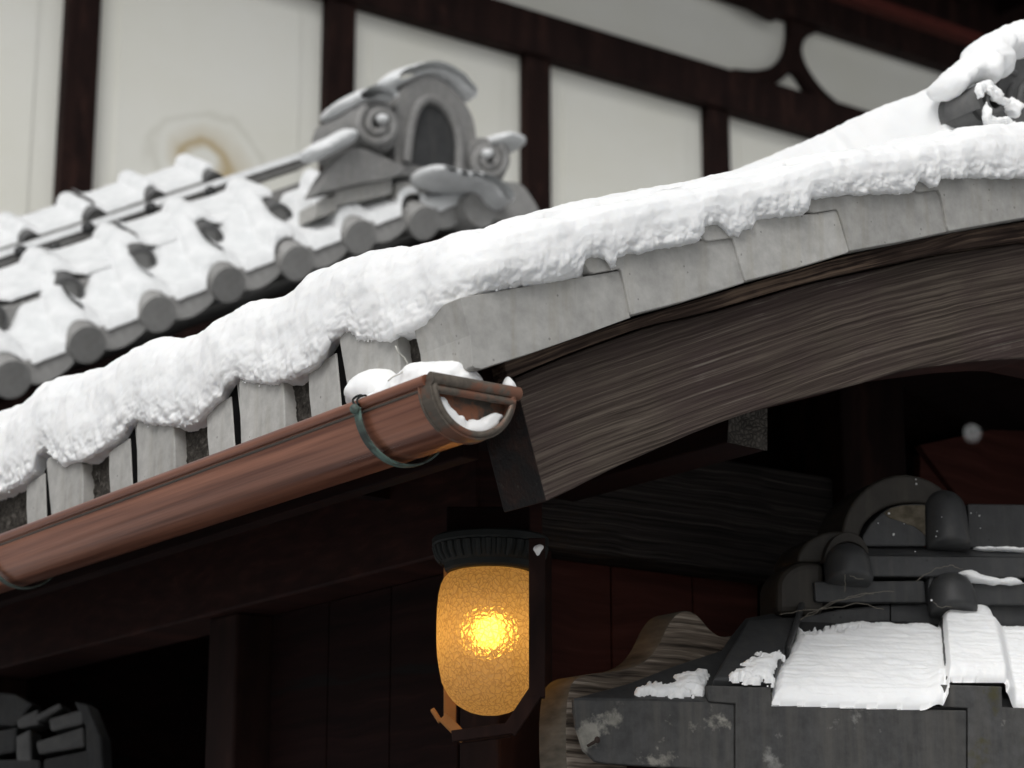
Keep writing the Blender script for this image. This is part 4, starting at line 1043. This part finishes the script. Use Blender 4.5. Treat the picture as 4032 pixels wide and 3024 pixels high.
# strips of snow on the ridge courses
for ex, lab in (([(3812, 2262, .03), (3840, 2280, .02), (3900, 2288, .015), (3980, 2290, .015), (4080, 2294, .015), (4200, 2296, .015)], 'narrow strip of snow on the lower ridge course of the wall'),
                ([(3880, 2164, .01), (3960, 2166, .012), (4010, 2170, .018), (4080, 2172, .02), (4180, 2174, .02)], 'thin broken snow on the upper ridge course of the wall')):
    lo_ = 'lower' in lab
    snow_lump('snow', [(N_(x, y, -.03 if lo_ else -.012), (.022, .016, .0075 if lo_ else .004)) for x, y, r in ex], .0025, .006, .002, label=lab, cat='snow', kind='stuff', freq=70)
# stray flecks of snow on the dark ridge tiles
fk = MB()
for x, y, o_, r in ((3500, 2022, -.024, 1.6), (3518, 2104, -.024, 1.8), (3458, 2060, -.024, .9), (3690, 2092, -.06, .8), (3686, 2112, -.06, .8), (3708, 2036, -.06, .7), (3823, 2020, -.012, 1.0), (3856, 2031, -.012, 1.3), (3846, 2018, -.012, .7), (3606, 1888, -.014, 1.2), (3608, 1905, -.014, 1.4), (3668, 2364, -.065, 1.5), (3604, 2172, -.036, 1.0), (3560, 2062, -.024, .6), (3860, 2080, -.012, .8)):
    p = N_(x, y, o_); fk.add([p + r * .0013 * np.array(v) * rg.uniform(.7, 1.3) for v in ico], icf)
tag(fk.build('snow', 'snow', recalc=False), 'stray white flecks of snow dotted over the dark ridge tiles of the low wall', 'snow', kind='stuff')
# cobwebs
cw = MB()
for pts in ([(3128, 2455), (3180, 2425), (3260, 2380), (3340, 2350), (3420, 2336), (3520, 2330)], [(3128, 2455), (3200, 2410), (3300, 2366), (3440, 2338)], [(3605, 2290), (3680, 2240), (3740, 2225), (3790, 2240)], [(3070, 2420), (3150, 2405), (3260, 2395), (3400, 2378), (3480, 2400)], [(3320, 2240), (3330, 2300), (3325, 2330)], [(3330, 2240), (3350, 2270), (3400, 2280)], [(3675, 2370), (3700, 2390), (3745, 2390)]):
    P = [N_(x, y, -.07) for x, y in pts]; q = []
    for i in range(len(P) - 1):
        for f in np.linspace(0, 1, 6)[:-1]: q.append(P[i] * (1 - f) + P[i + 1] * f + .0012 * rg.normal(size=3) * (0 < f))
    cw.tube(q + [P[-1]], .0006, 5)
tag(cw.build('cobweb', 'cobweb', smooth=True), 'dusty cobweb strands strung across the dark ridge tiles of the low wall', 'cobweb')

# ================================================================== SMALL ROOF BEHIND (blurred)
YR = 6.5
sr = thing('side_roof', 'blurred grey tiled gable roof behind the snowy eave, with scrolled ridge ornament', 'roof', (3.6, YR, 0))
cen = [onY(x, y, YR) for x, y in ((35, 1485), (332, 1349), (611, 1229), (887, 1114), (1158, 1029), (1405, 928), (1657, 873), (1890, 824))]
dX = (cen[-2] - cen[1]) / 5
cen = [cen[0] - dX * k for k in (3, 2, 1)] + cen
AXT = unit(V3(0, .8, .42))
rr_ = .066
rk = unit(dX); up_r = unit(np.cross(rk, YA) * -1 if np.cross(rk, YA)[2] < 0 else np.cross(rk, YA))
rt0 = MB().lathe(cen[0] - AXT * .03, AXT, [(0, 0), (rr_ * .96, 0), (rr_, .006), (rr_, .34), (0, .34)], 28).build('round_tile', 'tile_pale', sr, smooth=.6)
pm = MB()
# pan tile: sagging plate between two round tiles
nn_ = 14; w0 = dX
def panpt(s, h, d):
    sag = .0
    return cen[0] + w0 * (.18 + .66 * s) - ZA * sag + ZA * h + AXT * d
fr = [panpt(s, .034, 0) for s in np.linspace(0, 1, nn_)] + [panpt(s, -.035 - .032 * (1 - (2 * s - 1) ** 2), 0) for s in np.linspace(1, 0, nn_)]
pt0 = MB().prism(fr, AXT * .34).build('pan_tile', 'tile_pale', sr, bevel=.004)
# snow lying over a row: pans between the humps of the round tiles
def pad_obj(c0, w0, r, lvl, th, d0, d1, u0=.02, u1=1.03, skirt=.014, rise=0):
    u = np.linspace(u0, u1, 80); d = np.linspace(d0, d1, 30); U, Dm = np.meshgrid(u, d, indexing='ij')
    L0 = np.linalg.norm(w0); xo = np.where(U > .5, U - 1, U) * L0; sq = np.maximum(0, (r * 1.2) ** 2 - (.89 * xo) ** 2); hr = np.where(sq > 0, 1.14 * np.sqrt(sq) - .46 * xo, -1); onr = np.sqrt(sq) / (r * 1.2)
    e = np.clip((Dm - d0 - .03 * onr) / .03, 0, 1); k = .02; m = np.maximum(lvl, hr) + k * np.exp(-np.abs(lvl - hr) / .03) * .5
    Pp = c0 + w0 * U[..., None] + ZA * (m + th * np.sqrt(e) - skirt * (Dm < d0 + .001))[..., None] + AXT * np.maximum(Dm, d0 + .03 * onr)[..., None]
    Uw = (U + .3) % 1.0 - .3
    Pp[..., 2] += rise * sstep(.13, .27, Dm) * (1 - np.exp(-((Uw - .17) / .21) ** 4)) + .006 * fbm(Pp * 14, 3)
    n0, n1 = U.shape; I = np.arange(n0 * n1).reshape(n0, n1)
    return npmesh('snow', Pp.reshape(-1, 3), np.stack([I[:-1, :-1], I[1:, :-1], I[1:, 1:], I[:-1, 1:]], -1).reshape(-1, 4), 'snow_dim')
pad0 = pad_obj(cen[0], w0, .066, .034, .030, -.012, .34, rise=.085)
for i, c in enumerate(cen):
    if i:
        for src, par in ((rt0, sr), (pt0, sr), (pad0, None)):
            if i == len(cen) - 1 and src is not rt0: continue
            o = src.copy(); col.objects.link(o); o.parent = par; o.location = Vector(c - cen[0])
            if src is pad0: tag(o, kind='stuff', cat='snow')
tag(pad0, kind='stuff', cat='snow')
for o in list(bpy.data.objects):
    if o.name.startswith('snow') and 'label' not in o: o['label'] = 'white snow pad on a blurred edge tile of the small roof behind'; o['group'] = 'snow pads on the edge tiles of the small roof'
# body of the rake under and behind the edge tiles
a0, a1 = cen[0] - dX, cen[-1] + dX * .4
body = MB()
body.prism([a0 + V3(0, .06, .0), a1 + V3(0, .06, .0), a1 + V3(0, .30, .26), a0 + V3(0, .30, .26), a0 + V3(0, 2.2, .26), a0 + V3(0, 2.2, -.3), a0 + V3(0, .06, -.2)][:3] + [a0 + V3(0, .30, .26)], V3(0, .3, -.12))
body.build('rake_bed', 'tile_pale', sr)
MB().prism([a0 + V3(0, .05, -.05), a1 + V3(0, .05, -.05), a1 + V3(0, .05, -.75), a0 + V3(0, .05, -.75)], YA * .15).build('bargeboard', 'post_wood', sr)
MB().prism([a0 + V3(0, .3, .1), a1 + V3(0, .3, .1), a1 + V3(0, 2.6, .1), a0 + V3(0, 2.6, .1)], V3(0, 0, -.1)).build('roof_slab', 'tile_pale', sr)
# rows of round tiles further up, their mouths plugged with pale mortar
def row(pxs, Y, r, ln, lvl, th, lab, n_more=3):
    pts = [onY(x, y, Y) for x, y in pxs]; st = (pts[-1] - pts[0]) / (len(pts) - 1)
    pts = [pts[0] - st * k for k in range(n_more, 0, -1)] + pts
    base = pts[0]; mb = MB()
    mb.lathe(base, AXT, [(r * .74, 0), (r, 0), (r * 1.02, .008), (r * 1.0, ln), (0, ln)], 28); mb.m = 1
    mb.lathe(base, AXT, [(0, .014), (r * .75, .014)], 28)
    src = mb.build('round_tile', ['tile_slate', 'tile_pale'], sr, smooth=.6)  # dark slate rims carry the shading of the tile mouths in their colour
    fl_, bl_ = -ZA * (r + .10), ZA * .02
    MB().prism([pts[0] + fl_ + AXT * .02, pts[-1] + fl_ + AXT * .02, pts[-1] + bl_ + AXT * .02, pts[0] + bl_ + AXT * .02], AXT * ln).build('row_bed', 'tile_pale', sr)
    ps = pad_obj(base, st, r, lvl, th, .02, ln, 0.02, 1.02)
    tag(ps, lab, 'snow', lab, 'stuff')
    for p in pts[1:]:
        o = src.copy(); col.objects.link(o); o.parent = sr; o.location = Vector(p - base)
        if p is not pts[-1]: q = ps.copy(); col.objects.link(q); q.location = Vector(p - base)
    return pts
row([(268, 1158), (556, 1042), (822, 952), (1096, 866)], YR + .2, .060, .3, .054, .014, 'snow on the second row of round tiles of the small blurred roof')
row([(128, 962), (383, 866), (620, 794), (848, 722)], YR + .85, .042, .3, .022, .005, 'snow on the topmost row of round tiles of the small blurred roof')
# thin flat ridge between them with small knobs
fl0, fl1 = onY(-300, 1150, YR + .55), onY(1230, 640, YR + .55)
MB().prism([fl0, fl1, fl1 + ZA * .03, fl0 + ZA * .03], YA * .12).build('flat_course', 'tile_pale', sr)
q = MB().prism([fl0 + ZA * .032 - YA * .01, fl1 + ZA * .032 - YA * .01, fl1 + ZA * .06, fl0 + ZA * .06], YA * .12).build('snow', 'snow_dim')
tag(q, 'straight band of snow along the flat course of the small blurred roof', 'snow', kind='stuff')
MB().prism([fl0 - ZA * .12 - YA * .05, fl1 - ZA * .12 - YA * .05, fl1 - ZA * .07 - YA * .05, fl0 - ZA * .07 - YA * .05], YA * .12).build('flat_course', 'tile_pale', sr)
kn = None
for i, (x, y) in enumerate(((82, 991), (217, 979), (347, 897), (482, 885), (594, 820), (732, 815), (829, 756), (976, 750))):
    p = onY(x, y, YR + .5)
    if kn is None: kn = MB().ball(p, .024, 8).build('knob', 'tile_dark', sr, smooth=True); kb = p
    else: o = kn.copy(); col.objects.link(o); o.parent = sr; o.location = Vector(p - kb)
# ornament at the top of the gable
R_ = lambda x, y, off=0.0: onY(x, y, YR + off)
arch_o = [(1560, 690), (1555, 600), (1550, 480), (1562, 400), (1590, 335), (1652, 297), (1697, 297), (1765, 331), (1833, 403), (1869, 471), (1878, 560), (1900, 640), (1900, 700)]
arch_o = smoothpoly(arch_o)
orn2 = MB().prism([R_(x, y) for x, y in arch_o], YA * .16).build('ridge_ornament', 'tile_mid', sr, bevel=.01)
ring = smoothpoly([(1600, 640), (1612, 520), (1632, 440), (1660, 400), (1690, 388), (1730, 402), (1775, 450), (1806, 520), (1812, 600), (1805, 690)])
MB().tube([R_(x, y, -.01) for x, y in ring], .02, 10).build('moulding', 'tile_mid', orn2, smooth=True)
MB().prism([R_(x, y, -.004) for x, y in ring], YA * .01).build('panel', 'tile_dark', orn2)
def bscroll(cx, cy, r, s, dep):
    pts = []
    for i in range(48):
        a = i / 47 * 3.4 * math.pi; q = r * (1 - .75 * i / 47)
        pts.append((cx + s * q * math.cos(a + 2.2), cy - q * math.sin(a + 2.2)))
    mb = MB(); mb.tube([R_(x, y, -.03) for x, y in pts], .019, 8)
    mb.build('scroll', 'tile_mid', orn2, smooth=True)
    rad = np.linalg.norm(R_(cx + r, cy) - R_(cx, cy)) * 1.0
    MB().lathe(R_(cx, cy, -.01), YA, [(0, 0), (rad, 0), (rad * 1.12, .04), (rad * 1.12, dep), (0, dep)], 28).build('scroll_core', 'tile_mid', orn2, smooth=.6)
bscroll(1489, 492, 84, 1, .30); bscroll(1920, 632, 74, -1, .2)
MB().prism([R_(x, y, -.02) for x, y in smoothpoly([(1250, 760), (1290, 680), (1340, 620), (1400, 575), (1480, 600), (1560, 640), (1600, 660), (1560, 700), (1440, 715), (1320, 745)])], YA * .1).build('wing', 'tile_mid', orn2, bevel=.01)
for x0, y0, x1, y1 in ((1320, 750, 1545, 700), (1560, 720, 1700, 690), (1240, 800, 1330, 770)):
    MB().prism([R_(x0, y0, .02), R_(x1, y1, .02), R_(x1, y1 + 60, .02), R_(x0, y0 + 60, .02)], YA * .12).build('flat_course', 'tile_grey', sr, bevel=.006)
MB().prism([R_(x, y, -.05) for x, y in smoothpoly([(1930, 860), (1940, 770), (1985, 715), (2040, 715), (2075, 745), (2127, 830), (2140, 880)])], YA * .2).build('end_tile', 'tile_pale', sr, bevel=.01)
MB().lathe(R_(1890, 824, -.06), YA, [(0, 0), (.07, 0), (.074, .01), (.074, .3), (0, .3)], 28).build('round_tile', 'tile_pale', sr, smooth=.6)
e3 = lambda x, y, off, a, b, c: (R_(x, y, off), (a, b, c))
def along(p, n, off, a, b, c):
    p = np.array(p, float); t = np.linspace(0, len(p) - 1, n); return [e3(np.interp(q, range(len(p)), p[:, 0]), np.interp(q, range(len(p)), p[:, 1]), off, a, b, c) for q in t]
def osnow(e, lab):
    o = snow_lump('snow', e, .009, .03, .003, label=lab, cat='snow', kind='stuff', freq=20); o.data.materials[0] = MATS['snow_dim']
osnow(along([(1520, 340), (1560, 312), (1600, 294), (1650, 281), (1700, 281), (1750, 303), (1795, 342), (1828, 385)], 20, .06, .024, .05, .012), 'thin arched snow rim on top of the blurred ridge ornament')
osnow(along([(1345, 432), (1380, 408), (1430, 398), (1460, 412)], 7, .1, .03, .12, .014), 'snow on the left scroll of the blurred ridge ornament')
osnow([e3(1503, 470, -.045, .022, .03, .018)], 'snow ball inside the left scroll of the blurred ornament')
osnow(along([(1905, 585), (1940, 568), (1985, 585)], 6, .06, .03, .08, .014) + [e3(1918, 605, -.05, .024, .03, .018)], 'snow on the right scroll of the blurred ridge ornament')
osnow(along([(1225, 612), (1270, 588), (1320, 560), (1362, 536)], 9, .0, .026, .05, .016), 'snow on the curved wing left of the blurred ornament')
osnow(along([(1670, 690), (1730, 712), (1800, 722), (1870, 735), (1920, 770), (1938, 810)], 14, -.04, .03, .09, .02), 'snow over the big round end tile below the right scroll of the blurred roof')
# walls carrying the small roof
MB().aabb((2.0, YR + .25, 0), (5.6, YR + .4, 3.0)).build('wall', 'post_wood', sr)

# ================================================================== PLASTER HALL (far background)
YW = 9.5
hall = thing('plaster_hall', 'blurred white plastered temple hall with dark timber posts and beams behind the roofs', 'temple hall', (6, YW, 0))
W_ = lambda x, y, off=0.0: onY(x, y, YW + off)
px_posts = [(-700, 118), (300, 118), (1318, 90), (2094, 92), (2797, 66)]
X0 = [W_(x, 300)[0] for x, _ in px_posts]
step_ = X0[-1] - X0[-2]
X0 += [X0[-1] + step_ * k for k in (1, 2, 3)]
bt_, bb_ = W_(2000, 28)[2], W_(2000, 190)[2]
bt2, bb2 = W_(3000, 355)[2], W_(3000, 520)[2]
zt_b = (bt_ + bt2) / 2; zb_b = (bb_ + bb2) / 2
for x in X0:
    MB().aabb((x - .088, YW - .07, 0), (x + .088, YW + .06, zb_b)).build('post', 'post_wood', hall, bevel=.008)
MB().aabb((X0[0] - 1, YW - .1, zb_b), (X0[-1] + 1, YW + .06, zt_b)).build('beam', 'post_wood', hall, bevel=.008)
for a, b in zip(X0[:-1], X0[1:]):
    f = MB().aabb((a + .088, YW, 0), (b - .088, YW + .05, zb_b)).build('plaster_panel', 'plaster', hall)
    m = .13
    MB().aabb((a + .088 + m, YW - .008, .5), (b - .088 - m, YW - .0005, zb_b - .12)).build('inner_panel', 'plaster', f, bevel=.004)
MB().aabb((X0[0] - 1, YW + .02, zt_b), (X0[-1] + 1, YW + .07, zt_b + 1.6)).build('plaster_panel', 'plaster', hall)
# frog-leg strut between the beams
kz = smoothpoly([(3105, -40), (3114, 60), (3114, 150), (3098, 215), (3056, 258), (2990, 277), (2920, 273), (2878, 266), (2893, 320), (2960, 345), (3005, 352), (3060, 330), (3105, 292), (3127, 274), (3150, 300), (3195, 370), (3240, 425), (3290, 458), (3365, 470), (3368, 448), (3310, 410), (3240, 350), (3185, 275), (3160, 215), (3160, 175), (3180, 140), (3232, 122), (3260, 60), (3260, -40)], 2)
MB().prism([W_(x, y, -.04) for x, y in kz], YA * .07).build('strut', 'post_wood', hall, bevel=.006)
tz = W_(3400, 185)[2]; tz2 = W_(2854, 0)[2]
ub = (tz + W_(3727, 294)[2] + tz2) / 3
MB().aabb((X0[0] - 1, YW - .09, ub), (X0[-1] + 2, YW + .05, ub + .85)).build('upper_beam', 'post_wood', hall, bevel=.008)
MB().prism([W_(x, y, -.1) for x, y in smoothpoly([(2850, -30), (2980, 40), (3056, 84), (3075, 60), (3085, 20), (3105, 10), (3110, -60)], 2)], YA * .05).build('upper_beam', 'post_wood', hall)
# eave of the hall, with a red purlin
MB().aabb((X0[0] - 1, YW - 1.25, ub + .62), (X0[-1] + 2, YW + .2, ub + 2.0)).build('eave', 'dark_wood', hall)
pz = onY(3660, 85, YW - .62)[2]
MB().aabb((X0[0] - 1, YW - .62, pz - .03), (X0[-1] + 2, YW - .54, pz + .04)).build('eave_purlin', 'red_beam', hall)
for i in range(26):
    x = X0[0] + i * .42
    if i == 0: rf0 = MB().aabb((x, YW - 1.2, ub + .5), (x + .09, YW - .1, ub + .618)).build('rafter', 'dark_wood', hall); x00 = x
    else: o = rf0.copy(); col.objects.link(o); o.parent = hall; o.location.x += x - x00

# ================================================================== DARK TILE HEAP under the gate (lower left)
hp = thing('tile_stack', 'blurred stack of old dark roof tiles in the shade at the lower left', 'tile stack', tuple(atD(150, 2900, 5.05) * [1, 1, 0]))
HD = 5.05
K_ = lambda x, y, off=0.0: atD(x, y, HD + off)
for pl, m in (([(-60, 2720), (60, 2730), (130, 2770), (60, 2860), (-60, 2850)], 'tile_dark'), ([(60, 2830), (150, 2790), (155, 2850), (70, 2870)], 'tile_slate'), ([(110, 2830), (235, 2765), (245, 2785), (140, 2845)], 'tile_slate'), ([(190, 2830), (330, 2790), (330, 2850), (200, 2880)], 'tile_slate'), ([(-60, 2890), (70, 2860), (60, 2960), (-60, 2980)], 'tile_dark'), ([(60, 2900), (120, 2870), (125, 3000), (65, 3000)], 'tile_slate'), ([(140, 2920), (330, 2860), (335, 2940), (150, 2970)], 'tile_slate'), ([(170, 2990), (360, 2950), (360, 3060), (170, 3080)], 'tile_dark'), ([(-60, 2990), (160, 2990), (160, 3100), (-60, 3100)], 'tile_dark'), ([(290, 2760), (350, 2770), (400, 2900), (410, 3060), (340, 3060), (335, 2860)], 'tile_dark')):
    MB().prism([K_(x, y) for x, y in pl], HV * .12).build('roof_tile', m, hp, bevel=.006)
MB().aabb(tuple(K_(-80, 3100) * [1, 1, 0]), tuple(K_(420, 3060, .3) + V3(0, .2, 0))).build('base', 'dark_wood', hp)

# ================================================================== FALLING SNOWFLAKE close to the lens
fp = atD(3828, 1705, 1.25)
fm = MB()
for k in range(7): fm.add([fp + .0011 * rg.normal(size=3) * .7 + .0011 * np.array(v) for v in ico], icf)
tag(fm.build('snowflake', 'snow', recalc=False), 'single falling snowflake blurred to a pale disc before the dark gable', 'snowflake')
